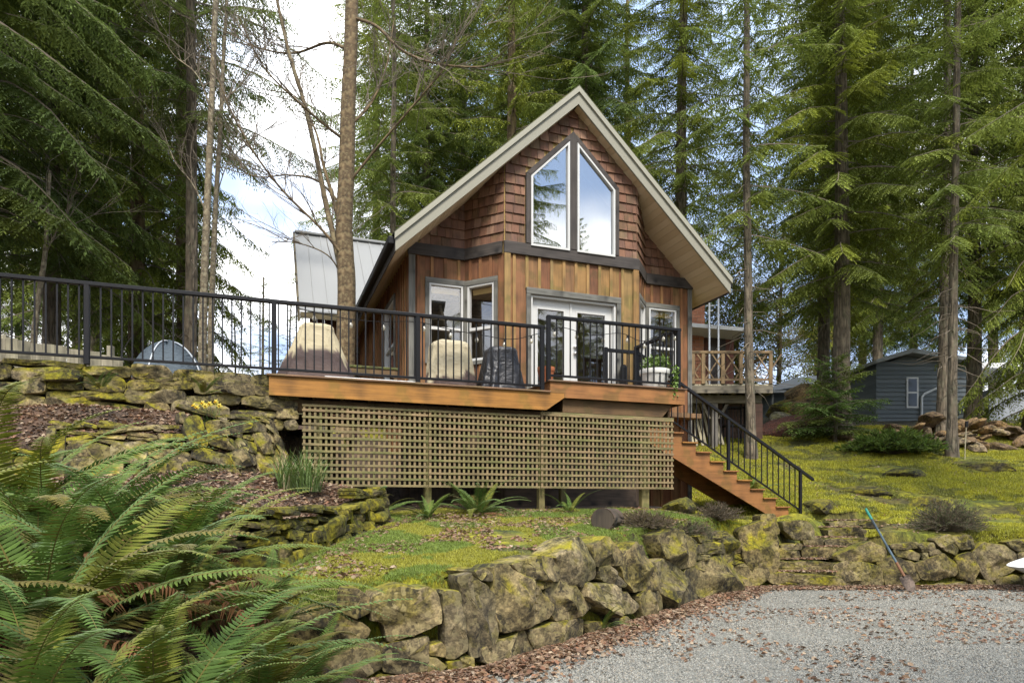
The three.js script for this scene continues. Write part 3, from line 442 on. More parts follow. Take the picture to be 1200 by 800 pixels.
// outline: [[s, y]...] on a wall sheet; at(s, y, n) gives the world point n metres out of the sheet
function stoneGeo(outline, at, o, R, base) {
  const N = o.N ?? 40; let P = outline; if (o.grow) { const m = P.reduce((a, p) => [a[0] + p[0] / P.length, a[1] + p[1] / P.length], [0, 0]); P = P.map(p => [m[0] + (p[0] - m[0]) * o.grow, m[1] + (p[1] - m[1]) * o.grow]); } const area = P.reduce((a, p, i) => { const q = P[(i + 1) % P.length]; return a + p[0] * q[1] - q[0] * p[1]; }, 0); if (area < 0) P = [...P].reverse();
  const cut = o.cut ?? 0.18; for (let k = 0; k < 1; k++) P = P.flatMap((p, i) => { const q = P[(i + 1) % P.length]; return [[lerp(p[0], q[0], cut), lerp(p[1], q[1], cut)], [lerp(p[0], q[0], 1 - cut), lerp(p[1], q[1], 1 - cut)]]; });
  const len = P.map((p, i) => { const q = P[(i + 1) % P.length]; return Math.hypot(q[0] - p[0], q[1] - p[1]); }), tot = len.reduce((a, b) => a + b), out = [];
  for (let k = 0, i = 0, acc = 0; k < N; k++) { const t = k / N * tot; while (acc + len[i] < t) acc += len[i++]; const f = (t - acc) / len[i], p = P[i], q = P[(i + 1) % P.length]; out.push([lerp(p[0], q[0], f), lerp(p[1], q[1], f)]); }
  const c = out.reduce((a, p) => [a[0] + p[0] / N, a[1] + p[1] / N], [0, 0]), size = Math.sqrt(Math.abs(area) / 2), sd = R() * 90;
  const planes = []; for (let k = 0; k < 5; k++) { const a = R() * 6.283, m = (0.25 + 0.6 * R()); planes.push([size * (o.bulge ?? 0.16) * (0.7 + 0.6 * R()), Math.cos(a) * m, Math.sin(a) * m]); } planes.push([size * (o.bulge ?? 0.16) * 1.1, 0, -0.15 - 0.3 * R()]);
  const prof = o.rings ?? [[0, 1], [0.3, 1], [0.55, 1], [0.78, 1], [0.93, 0.93], [0.985, 0.72], [1, 0.1], [1, -0.6], [0.95, -1.6], [0.8, -2.4]];
  const V = [], UVa = [], idx = [], thick = (o.thick ?? 0.16);
  prof.forEach(([r, d], k) => { for (let i = 0; i < N; i++) {
    let s = c[0] + (out[i][0] - c[0]) * r, y = c[1] + (out[i][1] - c[1]) * r; let z = Math.min(...planes.map(p => p[0] + p[1] * (s - c[0]) + p[2] * (y - c[1])));
    z = Math.max(z, 0.01); z = d >= 0 ? z * d : d * thick; const n = fbm(s * 5 + sd, y * 5, z * 5 + sd, 4) - 0.5, n2 = fbm(s * 1.9 + sd, y * 1.9 + 4, sd, 2) - 0.5; z += (n * 0.10 + n2 * 0.06) * Math.min(1, size * 2) * (d > 0 ? 1 : 0.4) + (o.out ?? 0);
    const e = (fbm(s * 7 + sd + 5, y * 7, 2, 3) - 0.5) * 0.05 * Math.min(1, size * 2); const w = at(s + e * r, y + e * r, z); V.push(w[0] - base[0], w[1] - base[1], w[2] - base[2]); UVa.push(s * 0.8 + sd, (y + z) * 0.8);
    if (k) { const a = (k - 1) * N + i, b = (k - 1) * N + (i + 1) % N, cc = k * N + i, dd = k * N + (i + 1) % N; idx.push(a, cc, b, b, cc, dd); } } });
  let g = new THREE.BufferGeometry(); g.setAttribute('position', new THREE.BufferAttribute(new Float32Array(V), 3)); g.setAttribute('uv', new THREE.BufferAttribute(new Float32Array(UVa), 2)); g.setIndex(idx); g = toCreasedNormals(g, 0.55);
  setUV(g, 1, sd, 0.85); const nn = g.attributes.normal, pp = g.attributes.position, K = new Float32Array(nn.count * 3), tone = 0.75 + 0.55 * R(), warm = R(), mossy = o.moss ?? 0.3;
  const basec = [0.32 + 0.05 * warm, 0.278 + 0.025 * warm, 0.19 - 0.035 * warm].map(v => v * tone);
  for (let i = 0; i < nn.count; i++) {
    const x = pp.getX(i) + base[0], y = pp.getY(i) + base[1], z = pp.getZ(i) + base[2], f = fbm(x * 7, y * 7, z * 7, 4), f2 = fbm(x * 2.5, y * 2.5, z * 2.5, 3);
    const m = sstep(0.50, 0.60, f * 0.55 + f2 * 0.35 + 0.30 * (clamp(nn.getY(i), -0.3, 1) - 0.32) + 0.42 * (mossy - 0.3)), g2 = sstep(0.42, 0.62, f2) * 0.55;
    for (let k = 0; k < 3; k++) K[i * 3 + k] = lerp(lerp(basec[k], [0.17, 0.15, 0.055][k], g2), lerp(MOSS2[k], MOSS[k], sstep(0.4, 0.62, f)) * 0.95, m);
  }
  g.setAttribute('color', new THREE.BufferAttribute(K, 3)); return g;
}
// wall sheet above a polyline
function sheet(L, off = 0.02, batter = 0.06, y0 = 0) {
  const acc = [0]; for (let i = 1; i < L.length; i++) acc.push(acc[i - 1] + Math.hypot(L[i][0] - L[i - 1][0], L[i][1] - L[i - 1][1]));
  const seg = s => { let i = 0; while (i < L.length - 2 && s > acc[i + 1]) i++; return i; };
  return { len: acc[acc.length - 1], acc,
    xz(s) { const i = seg(s), t = (s - acc[i]) / (acc[i + 1] - acc[i]); return [lerp(L[i][0], L[i + 1][0], t), lerp(L[i][1], L[i + 1][1], t)]; },
    at(s, y, n) { const i = seg(s), d = [L[i + 1][0] - L[i][0], L[i + 1][1] - L[i][1]], m = Math.hypot(...d), [x, z] = this.xz(s), b = n - off - batter * (y - y0); return [x + d[1] / m * b, y, -(z - d[0] / m * b)]; },
    fromPixel(px, py) { const k = (px - 600) / 800; let best = null; for (let i = 0; i + 1 < L.length; i++) { const [ax, az] = L[i], [bx, bz] = L[i + 1], den = (bx - ax) - k * (bz - az); if (!den) continue; const t = (k * az - ax) / den; if (t >= -0.001 && t <= 1.001) { const Z = az + t * (bz - az); if (Z > 1 && (!best || Z < best[2])) best = [acc[i] + t * (acc[i + 1] - acc[i]), 1.5 + (590 - py) / 800 * Z, Z]; } } return best; } };
}
{
  const R = rng(41), A = p => [340 + p[0] / 4.2857, 660 + p[1] / 4.2857], B = p => [540 + p[0] / 3.333, 580 + p[1] / 3.333], Cc = p => [860 + p[0] / 3.529, 580 + p[1] / 3.529];
  const poly = (f, s, m) => ({ p: s.trim().split(/\s+/).map(q => f(q.split(',').map(Number))), m });
  // outlines of the front wall's boulders (photo pixels), laid on the wall's own surface
  const front = [
    poly(A, '240,135 340,125 412,175 400,250 330,282 270,250 235,215', .15), poly(A, '415,190 430,150 560,112 720,138 745,180 768,290 690,335 500,395 470,300 412,290', .35), poly(A, '20,255 190,215 280,260 400,330 390,370 240,430 60,410 15,350', .2),
    poly(A, '210,450 330,410 430,405 465,480 460,530 330,600 230,590 205,520', .25), poly(A, '470,430 520,400 690,375 697,440 688,540 560,560 470,545', .3), poly(A, '705,410 765,400 787,430 780,475 702,462', .3), poly(A, '695,475 740,478 792,520 740,560 695,555', .25),
    poly(A, '775,150 860,150 880,230 895,430 830,480 785,470 790,330 775,250', .2), poly(A, '840,90 930,70 1010,120 1050,170 1060,370 960,460 915,460 900,350 885,220', .25), poly(B, '160,280 200,278 280,340 340,390 372,440 350,482 180,540 150,430', .25), poly(A, '960,40 1010,22 1045,60 1040,92 985,85', .35),
    poly(B, '90,600 200,560 252,525 287,600 230,655 90,655', .3), poly(B, '270,530 380,495 487,485 482,570 300,602', .3), poly(B, '225,270 330,240 380,245 397,310 380,340 290,332 240,300', .25), poly(B, '385,240 480,163 512,200 542,320 480,357 395,330 395,270', .15),
    poly(B, '345,380 400,335 450,345 517,440 460,477 380,492', .2), poly(B, '525,200 600,158 647,230 640,272 540,280', .3), poly(B, '560,285 600,278 662,350 640,362 565,337', .25), poly(B, '500,350 600,350 660,380 702,430 680,457 590,477 500,402', .3), poly(B, '635,270 700,183 730,200 782,330 770,367 680,377 650,330', .3),
    poly(B, '705,400 740,368 792,380 792,470 720,492', .2), poly(B, '780,270 840,250 912,350 932,410 900,442 820,442 790,370', .15), poly(B, '800,160 860,133 942,190 922,270 880,287 810,240', .3), poly(B, '890,300 1000,240 1070,228 1180,260 1192,320 1100,382 960,412 925,370', .3), poly(B, '930,195 1020,185 1057,200 1050,227 935,230', .3),
    poly(B, '930,234 1010,231 1012,252 935,256', .3), poly(B, '945,155 1040,138 1077,160 1060,192 950,187', .45), poly(B, '1080,150 1115,145 1127,180 1090,187', .3), poly(B, '1060,195 1105,195 1112,227 1060,227', .3), poly(B, '1110,195 1165,190 1172,237 1115,242', .35),
    poly(B, '590,480 650,474 672,502 610,512', .3), poly(B, '285,335 370,335 377,355 330,372 290,352', .5), poly(B, '500,505 540,495 592,500 560,532 510,542', .5), poly(A, '440,570 590,568 600,640 440,640', .6), poly(A, '592,565 700,560 790,580 790,640 600,640', .4), poly(A, '792,500 865,490 872,560 810,590', .6), poly(A, '862,475 930,470 930,550 872,545', .5), poly(A, '100,470 205,450 210,560 230,640 90,640', .4), poly(A, '-90,230 15,240 12,400 -80,400', .3),
    poly(Cc, '215,110 310,105 347,140 337,182 270,187 220,150', .3), poly(Cc, '15,165 60,150 67,195 20,197', .35), poly(Cc, '45,205 110,200 117,250 50,252', .35), poly(Cc, '115,225 215,220 222,260 130,267', .41), poly(Cc, '215,232 278,230 284,262 220,266', .35), poly(Cc, '200,205 288,200 288,226 210,229', .3), poly(Cc, '60,255 130,262 138,330 90,345', .39),
  ];
  front.push({ p: [[868, 622], [895, 611], [913, 628], [912, 668], [886, 678], [871, 655]], m: .4 }, { p: [[893, 604], [912, 602], [916, 626], [898, 630]], m: .4 });
  const LF2 = [[3.95, 11.95], [4.7, 12.55], [6.4, 12.85]], sh2 = sheet(LF2, 0.02, 0.05);
  const LFr = [...LF.slice(2, 8), [4.75, 12.02]], sh = sheet(LFr, 0.02, 0.05), base = [0.97, 0.3, -7.9];
  const w = thing('boulder_wall', 'retaining wall of big lichen-grey boulders along the gravel drive', 'stone wall', base);
  for (const f of front) { const S = f.p[0][0] > 864 && f.p[0][0] < 990 && f.p[0][1] < 650 && f.m !== .4 ? sh2 : sh, o = f.p.map(([x, y]) => S.fromPixel(x, y)).filter(Boolean); if (o.length < 3) continue; const big = o.length > 5; part('stone', stoneGeo(o.map(q => [q[0], q[1]]), (s, y, n) => S.at(s, y, n), { N: big ? 44 : 30, moss: f.m, cut: 0.09, bulge: 0.2, thick: 0.17, grow: 1.07 }, R, base), stoneM, w); }
  const right = [
    '440,250 570,195 642,225 642,270 500,282 435,268', '425,290 470,275 600,290 637,350 600,382 440,387 410,345', '600,280 680,250 760,290 782,340 740,372 640,377 625,320', '755,285 880,243 942,300 925,332 850,352 780,347', '930,260 990,238 1022,310 990,362 940,342', '1000,240 1050,198 1130,208 1192,260 1182,302 1090,347 1050,347 1010,290',
    '760,375 880,365 902,412 770,417', '880,370 960,355 1012,355 1012,407 900,412', '1014,350 1070,353 1092,402 1014,407', '1090,345 1180,330 1205,400 1100,407', '660,205 770,193 777,220 700,227 660,222', '770,205 840,198 852,225 790,242', '670,228 740,226 782,245 770,272 690,257', '840,185 910,163 952,215 930,252 890,232', '920,170 1000,163 1012,220 950,227',
    '820,230 860,225 877,245 825,254', '560,385 640,378 692,412 560,414', '788,240 815,240 817,267 790,267', '1190,240 1300,230 1310,330 1200,320', '1205,330 1310,330 1310,407 1205,407', '1140,195 1260,180 1300,225 1190,235', '640,352 690,372 760,372 755,412 695,410',
  ].map(s => poly(Cc, s, .33));
  const LR = [[5.2, 12.15], [9, 12.1], [14, 12.05]], sr = sheet(LR, 0.02, 0.10), br = [7.6, 0, -12.2];
  const wr = thing('boulder_wall', 'low mossy boulder wall where the shovel leans, beside the stone steps', 'stone wall', br);
  for (const f of right) { const o = f.p.map(([x, y]) => sr.fromPixel(x, y)).filter(Boolean); if (o.length < 3) continue; part('stone', stoneGeo(o.map(q => [q[0], q[1]]), (s, y, n) => sr.at(s, y, n), { N: 34, moss: f.m, cut: 0.09, bulge: 0.2, thick: 0.17, grow: 1.07 }, R, br), stoneM, wr); }
  // stone steps between the two walls
  const st = thing('stone_steps', 'rough mossy stone slab steps climbing from the gravel towards the timber stairs', 'steps', [4.9, 0, -13]);
  const slabs = [[12.0, [poly(Cc, '135,325 200,318 380,335 465,345 470,385 300,390 160,370 135,345').p], .45], [12.35, [poly(Cc, '140,270 420,280 415,332 300,327 145,302').p], .3], [12.85, [poly(Cc, '280,218 425,218 430,262 285,264').p, poly(Cc, '432,222 520,218 520,258 432,260').p], .35], [13.4, [poly(Cc, '285,180 370,175 372,216 290,218').p, poly(Cc, '378,182 560,175 560,216 380,217').p], .35], [14.0, [poly(Cc, '390,138 530,132 565,160 570,182 395,184').p], .4], [14.6, [poly(Cc, '395,108 632,105 634,136 400,137').p], .35], [11.85, [poly(Cc, '215,398 500,393 508,418 230,416').p], .2]];
  for (const [Z, ps, m] of slabs) for (const p of ps) { const o = p.map(([x, y]) => [(x - 600) / 800 * Z, 1.5 + (590 - y) / 800 * Z]); part('stone_step', stoneGeo(o, (s, y, n) => [s, y, -(Z - n)], { N: 30, moss: m + 0.05, cut: 0.12, bulge: 0.10, thick: 0.30 }, R, [4.9, 0, -13]), stoneM, st); }
}
// packed walls of smaller flat stones
function packWall(name, label, L, yb, yt, o) {
  const R = rng(o.seed), sh = sheet(L, o.off ?? 0.03, o.batter ?? 0.08, yb(0)), n = Math.floor(sh.len / 0.05), sky = []; for (let i = 0; i <= n; i++) sky.push(yb(i * 0.05)); const mid = sh.xz(sh.len / 2), base = [mid[0], yb(sh.len / 2), -mid[1]];
  const w = thing(name, label, 'stone wall', base); let guard = 0;
  while (guard++ < 600) {
    let lo = -1; for (let i = 0; i < n; i++) if (yt(i * 0.05) - sky[i] > 0.03 && (lo < 0 || sky[i] < sky[lo])) lo = i; if (lo < 0) break;
    let a = lo, b = lo; while (a > 0 && Math.abs(sky[a - 1] - sky[lo]) < 0.09) a--; while (b < n && Math.abs(sky[b + 1] - sky[lo]) < 0.09) b++;
    const want = Math.max(3, Math.round((o.w0 + (o.w1 - o.w0) * R()) / 0.05)); b = Math.min(n, Math.max(a + 2, Math.min(b + 1, a + want)));
    const room = yt(a * 0.05) - sky[lo]; let h = o.h0 + (o.h1 - o.h0) * R(); h = Math.min(h, room + 0.05); if (room - h < 0.06) h = Math.max(0.05, room + (R() - 0.4) * (o.ragged ?? 0.06));
    const s0 = a * 0.05 + 0.006, s1 = b * 0.05 - 0.006, top = Math.max(...sky.slice(a, b)), y0 = lerp(sky[lo], top, 0.6) + 0.004, y1 = y0 + h - 0.008, j = () => (R() - 0.5) * Math.min(h, 0.2) * 0.45, k = 0.15 + 0.25 * R();
    const out = [[s0 + Math.abs(j()), y0], [lerp(s0, s1, 0.5), y0 - 0.004], [s1 - Math.abs(j()), y0], [s1, lerp(y0, y1, 0.5) + j() * .4], [s1 - Math.abs(j()) * 1.2, y1 + j() * .5], [lerp(s0, s1, k + 0.3), y1 + Math.abs(j()) * .5], [s0 + Math.abs(j()) * 1.2, y1 + j() * .5], [s0, lerp(y0, y1, 0.5) + j() * .4]]; { const an = (R() - 0.5) * (o.skew ?? 0.22), c0 = (s0 + s1) / 2, c1 = (y0 + y1) / 2, ca = Math.cos(an), sa = Math.sin(an), gr = 1.03 + 0.08 * R(); for (const p of out) { const a0 = (p[0] - c0) * gr, b0 = (p[1] - c1) * gr * (1 + 0.25 * (R() - 0.4)); p[0] = c0 + a0 * ca - b0 * sa; p[1] = c1 + a0 * sa + b0 * ca; } }
    part('stone', stoneGeo(out, (s, y, q) => sh.at(clamp(s, 0, sh.len), y, q), { N: 22, cut: 0.2, bulge: 0.25, thick: 0.11, moss: (o.moss ?? (() => .3))(s0, y0) + 0.12 * (R() - 0.5), out: 0.06 * (R() - 0.5), rings: [[0, 1], [0.4, 1], [0.78, 1], [0.95, 0.85], [1, 0.1], [0.99, -1], [0.85, -2.2]] }, R, base), stoneM, w);
    for (let i = a; i < b; i++) sky[i] = Math.max(sky[i] + 0.02, y1 + 0.006); if (b === n) sky[n] = y1;
  }
  return w;
}
{
  const l1 = []; for (let u = -11.2; u <= -3.85; u += 0.35) { const p = W3(u, 0, 0.02 + 0.05 * Math.sin(u * 3)); l1.push([p[0], -p[2]]); }
  packWall('dry_stone_wall', 'upper dry stone wall of flat mossy slabs directly below the black railing', l1, s => 2.58, s => 3.34 + 0.02 * Math.sin(s * 5), { seed: 11, w0: 0.3, w1: 1.0, h0: 0.09, h1: 0.23, moss: s => s < 4.5 ? 0.62 : 0.40 });
  const l2 = []; { const s0 = sheet(L2.slice(1), 0, 0); for (let s = 0; s <= s0.len; s += 0.3) l2.push(s0.xz(s)); }
  const z2 = sheet(l2, 0, 0);
  packWall('dry_stone_wall', 'middle dry stone wall with a rough slumped face behind the daffodils', l2, s => 1.65, s => top2(z2.xz(clamp(s, 0, z2.len))[0]) + 0.05 + 0.07 * Math.sin(s * 4), { seed: 23, w0: 0.22, w1: 0.75, h0: 0.12, h1: 0.36, off: 0.0, batter: 0.42, ragged: 0.22, skew: 0.5, moss: () => 0.50 });
  const l3 = []; { const s0 = sheet(L3.slice(2, 9), 0, 0); for (let s = 0; s <= s0.len; s += 0.25) l3.push(s0.xz(s)); }
  const z3 = sheet(l3, 0, 0);
  packWall('dry_stone_wall', 'low terrace wall thickly grown with yellow green moss beside the lawn', l3, s => { const [x, Z] = z3.xz(clamp(s, 0, z3.len)); return 0.72 + 0.108 * (Z - 5.6); }, s => { const Z = z3.xz(clamp(s, 0, z3.len))[1]; return 1.10 + 0.17 * (Z - 6.5) + 0.03 * Math.sin(s * 6); }, { seed: 37, w0: 0.2, w1: 0.6, h0: 0.07, h1: 0.17, off: 0.0, batter: 0.15, skew: 0.4, moss: s => s > 3.6 ? 0.8 : 1.0 });
}
// single rocks: a lumpy boulder from a sphere cut by planes
function rockGeo(rx, ry, rz, seed, o = {}) {
  const R = rng(seed), g0 = new THREE.IcosahedronGeometry(1, o.detail ?? 4); const pl = []; for (let k = 0; k < (o.planes ?? 9); k++) { const d = V3(R() - 0.5, (R() - 0.5) * 0.8, R() - 0.5).normalize(); pl.push([d, 0.62 + 0.28 * R()]); }
  const p = g0.attributes.position, V = new Float32Array(p.count * 3), K = new Float32Array(p.count * 3); const tone = (o.tone ?? 1) * (0.85 + 0.3 * R()), bc = o.color ?? [0.24, 0.205, 0.14];
  for (let i = 0; i < p.count; i++) { const d = V3(p.getX(i), p.getY(i), p.getZ(i)).normalize(); let r = 1; for (const [n, c] of pl) { const q = d.dot(n); if (q > 0.01) r = Math.min(r, c / q); } r *= 1 + 0.16 * (fbm(d.x * 2.2 + seed, d.y * 2.2, d.z * 2.2, 4) - 0.5); V.set([d.x * r * rx, d.y * r * ry, d.z * r * rz], i * 3); }
  const g = new THREE.BufferGeometry(); g.setAttribute('position', new THREE.BufferAttribute(V, 3)); g.computeVertexNormals(); const n = g.attributes.normal;
  for (let i = 0; i < p.count; i++) { const x = V[i * 3], y = V[i * 3 + 1], z = V[i * 3 + 2], f = fbm(x * 6 + seed, y * 6, z * 6, 4), m = sstep(0.48, 0.58, f + 0.35 * (n.getY(i) - 0.5) + 0.5 * ((o.moss ?? 0.3) - 0.3)); for (let k = 0; k < 3; k++) K[i * 3 + k] = lerp(bc[k] * tone * (0.7 + 0.6 * fbm(x * 3, y * 3, z * 3 + seed, 3)), lerp(MOSS2[k], MOSS[k], sstep(0.4, 0.6, f)), m); }
  g.setAttribute('color', new THREE.BufferAttribute(K, 3)); setUV(g, 1, R(), 0.8); return g;
}
// ═════════ trees ═════════
const leafMat = (c, t = 0.45) => mat(c, { vertexColors: true, transmission: t, thickness: 0, specularIntensity: 0.15, roughness: 0.95, side: THREE.DoubleSide });
const needleM = { fir: leafMat([1, 1, 1]), far: leafMat([1, 1, 1]) };
const barkM = { fir: mat([0.30, 0.27, 0.22], { map: barkTex, bumpMap: barkBump, bumpScale: 0.05, roughness: 1 }), dark: mat([0.13, 0.10, 0.075], { map: barkTex, bumpMap: barkBump, bumpScale: 0.06, roughness: 1 }), alder: mat([0.40, 0.36, 0.27], { map: alderTex, bumpMap: alderTex, bumpScale: 0.008, roughness: 0.95 }), brown: mat([0.40, 0.33, 0.23], { map: alderTex, bumpMap: alderTex, bumpScale: 0.012, roughness: 0.95 }), pale: mat([0.56, 0.54, 0.47], { map: alderTex, bumpMap: alderTex, bumpScale: 0.006, roughness: 0.9 }), twig: mat([0.16, 0.13, 0.095], { roughness: 1 }) };
function trunkGeo(H, r0, r1, lean = [0, 0], seed = 1, wob = 0.12, flare = 0.5) {
  const sides = 18, n = 36, P = [], U2 = [], I = []; for (let j = 0; j <= n; j++) { const t = j / n, y = -0.5 + t * (H + 0.5), r = lerp(r0, r1, Math.pow(t, 0.85)) * (1 + flare * Math.exp(-Math.max(0, y) / (r0 * 2.2))), cx = lean[0] * t * t + wob * (vnoise(t * 5, seed) - 0.5), cz = lean[1] * t * t + wob * (vnoise(t * 5, seed + 9) - 0.5);
    for (let k = 0; k <= sides; k++) { const a = k / sides * 6.2832, rr = r * (1 + 0.14 * (fbm(Math.cos(a) * 1.6 + seed, Math.sin(a) * 1.6, y * 0.7, 3) - 0.5) + 0.12 * Math.exp(-Math.max(0, y) / 0.3) * Math.sin(a * 5 + seed)); P.push(cx + Math.cos(a) * rr, y, cz + Math.sin(a) * rr); U2.push(k / sides * Math.max(1, Math.round(r0 * 6)), y * 0.55); if (j && k) { const q = j * (sides + 1) + k; I.push(q - sides - 2, q - 1, q - sides - 1, q - 1, q, q - sides - 1); } } }
  const g = new THREE.BufferGeometry(); g.setAttribute('position', new THREE.BufferAttribute(new Float32Array(P), 3)); g.setAttribute('uv', new THREE.BufferAttribute(new Float32Array(U2), 2)); g.setIndex(I); g.computeVertexNormals();
  g.axis = (y) => { const t = clamp((y + 0.5) / (H + 0.5)); return V3(lean[0] * t * t + wob * (vnoise(t * 5, seed) - 0.5), y, lean[1] * t * t + wob * (vnoise(t * 5, seed + 9) - 0.5)); }; return g;
}
class Leaves { // elongated needle sprays, two triangles each
  constructor() { this.p = []; this.c = []; this.i = []; }
  spray(b, d, up, len, w, col) { // base, direction, face normal hint
    const sx = d.y * up.z - d.z * up.y, sy = d.z * up.x - d.x * up.z, sz = d.x * up.y - d.y * up.x, n = this.p.length / 3, m = 0.42 * len, k = w * 0.5 / (Math.hypot(sx, sy, sz) || 1);
    this.p.push(b.x, b.y, b.z, b.x + d.x * m + sx * k, b.y + d.y * m + sy * k, b.z + d.z * m + sz * k, b.x + d.x * len, b.y + d.y * len, b.z + d.z * len, b.x + d.x * m - sx * k, b.y + d.y * m - sy * k, b.z + d.z * m - sz * k);
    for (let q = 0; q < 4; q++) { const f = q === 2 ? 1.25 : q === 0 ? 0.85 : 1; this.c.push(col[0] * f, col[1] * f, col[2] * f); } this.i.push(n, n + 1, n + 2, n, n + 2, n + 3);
  }
  geo() { const g = new THREE.BufferGeometry(); g.setAttribute('position', new THREE.BufferAttribute(new Float32Array(this.p), 3)); g.setAttribute('color', new THREE.BufferAttribute(new Float32Array(this.c), 3)); g.setIndex(this.i); g.computeVertexNormals(); return g; }
}
// one bough: a drooping limb with side twigs and needle sprays
function bough(L, limb, R, o, start, az, len, rise, hue) {
  const dir = V3(Math.cos(az), rise, Math.sin(az)).normalize(), pts = [start.clone()], n = 7, st = len / n; let d = dir.clone();
  for (let k = 0; k < n; k++) { d.y += (k < n * 0.6 ? -o.droop : o.lift) * st * (0.7 + 0.6 * R()); d.x += (R() - 0.5) * 0.16; d.z += (R() - 0.5) * 0.16; d.normalize(); pts.push(pts[k].clone().addScaledVector(d, st)); }
  tubePos(pts, t => lerp(Math.min(0.035, 0.010 * len), 0.003, t), 3, limb, false);
  const at = t => { const f = clamp(t, 0, 0.999) * n, i = Math.floor(f); return pts[i].clone().lerp(pts[i + 1], f - i); }, tan = t => { const i = Math.min(n - 1, Math.floor(clamp(t) * n)); return pts[i + 1].clone().sub(pts[i]).normalize(); };
  const cnt = Math.max(4, Math.round(len / o.gap)); const UP = V3(0, 1, 0);
  for (let k = 0; k < cnt; k++) {
    const t = o.bare + (1 - o.bare) * (k + R()) / cnt, p = at(t), f = tan(t), side = f.clone().cross(UP).normalize();
    const bl = (o.tw * (0.35 + 0.65 * Math.sqrt(clamp(1.04 - t))) * (0.6 + 0.7 * R())) * Math.min(1, len / 1.6);
    for (const s of [-1, 1]) {
      if (R() < o.miss) continue;
      const td = side.clone().multiplyScalar(s * (0.75 + 0.3 * R())).addScaledVector(f, 0.35 + 0.5 * R()); td.y -= o.hang * (0.4 + 0.9 * R()); td.normalize();
      const m = Math.max(2, Math.round(bl / o.sp)); const tone = hue.t * (0.72 + 0.5 * R());
      for (let q = 0; q <= m; q++) {
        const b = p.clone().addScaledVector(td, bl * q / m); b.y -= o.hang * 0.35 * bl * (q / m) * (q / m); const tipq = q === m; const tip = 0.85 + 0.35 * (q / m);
        for (const s2 of tipq ? [0] : [-1, 1]) {
          const sd = td.clone().addScaledVector(f, s2 * (0.75 + 0.4 * R()) * s * -1).add(V3((R() - 0.5) * 0.4, -o.hang * R() * 0.8, (R() - 0.5) * 0.4)).normalize();
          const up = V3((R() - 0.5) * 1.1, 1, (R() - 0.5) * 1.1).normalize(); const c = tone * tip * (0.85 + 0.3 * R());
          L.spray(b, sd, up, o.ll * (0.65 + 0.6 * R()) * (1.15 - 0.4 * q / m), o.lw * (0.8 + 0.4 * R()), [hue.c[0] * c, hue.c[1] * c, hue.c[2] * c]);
        }
      }
    }
  }
}
function conifer(name, o) { // returns a Group (not yet in the scene) at its foot
  const R = rng(o.seed), g = new THREE.Group(), L = new Leaves(), limb = [], tr = trunkGeo(o.H, o.r, 0.05, o.lean ?? [0, 0], o.seed); g.name = name;
  const N = o.n; let a = R() * 6;
  for (let k = 0; k < N; k++) {
    const t = (k + 0.8 * R()) / N, y = lerp(o.c0, o.H, Math.pow(t, 1.0)), rel = (y - o.c0) / (o.H - o.c0); a += 2.4 + 0.5 * R(); if (o.skip && o.skip(a % 6.2832, y)) continue;
    const len = o.L * (0.35 + 0.75 * R()) * Math.pow(1 - rel, 0.7) * (0.75 + 0.25 * Math.min(1, rel * 6)) + 0.25; const rise = lerp(o.rise0 ?? -0.1, 0.5, rel) + 0.3 * (R() - 0.5);
    const hue = { c: R() < 0.5 ? o.col : o.col2 ?? o.col, t: 0.8 + 0.4 * R() };
    bough(L, limb, R, o, tr.axis(y), a, len, rise, hue);
  }
  for (let k = 0; k < (o.dead ?? 20); k++) { const y = lerp(1.5, o.c0 + 4, R()), az = R() * 6.28, len = 0.4 + 1.4 * R(), p = tr.axis(y), d = V3(Math.cos(az), 0.15 - 0.5 * R(), Math.sin(az)), pts = [0, 1, 2, 3].map(q => p.clone().addScaledVector(d, len * q / 3).add(V3((R() - .5) * .1, -0.06 * q * q * R(), (R() - .5) * .1))); tubePos(pts, t => lerp(0.016, 0.004, t), 3, limb, false); }
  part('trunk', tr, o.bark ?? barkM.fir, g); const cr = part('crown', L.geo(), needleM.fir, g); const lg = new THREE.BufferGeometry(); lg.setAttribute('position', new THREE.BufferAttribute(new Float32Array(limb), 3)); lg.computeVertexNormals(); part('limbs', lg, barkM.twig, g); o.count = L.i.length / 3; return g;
}
const G1 = [0.142, 0.180, 0.036], G2 = [0.168, 0.204, 0.038], G3 = [0.118, 0.164, 0.040], GY = [0.205, 0.236, 0.034], GD = [0.122, 0.158, 0.040];
const baseO = { gap: 0.115, bare: 0.06, tw: 0.78, hang: 0.6, sp: 0.082, ll: 0.175, lw: 0.040, droop: 0.18, lift: 0.06, miss: 0.08 };
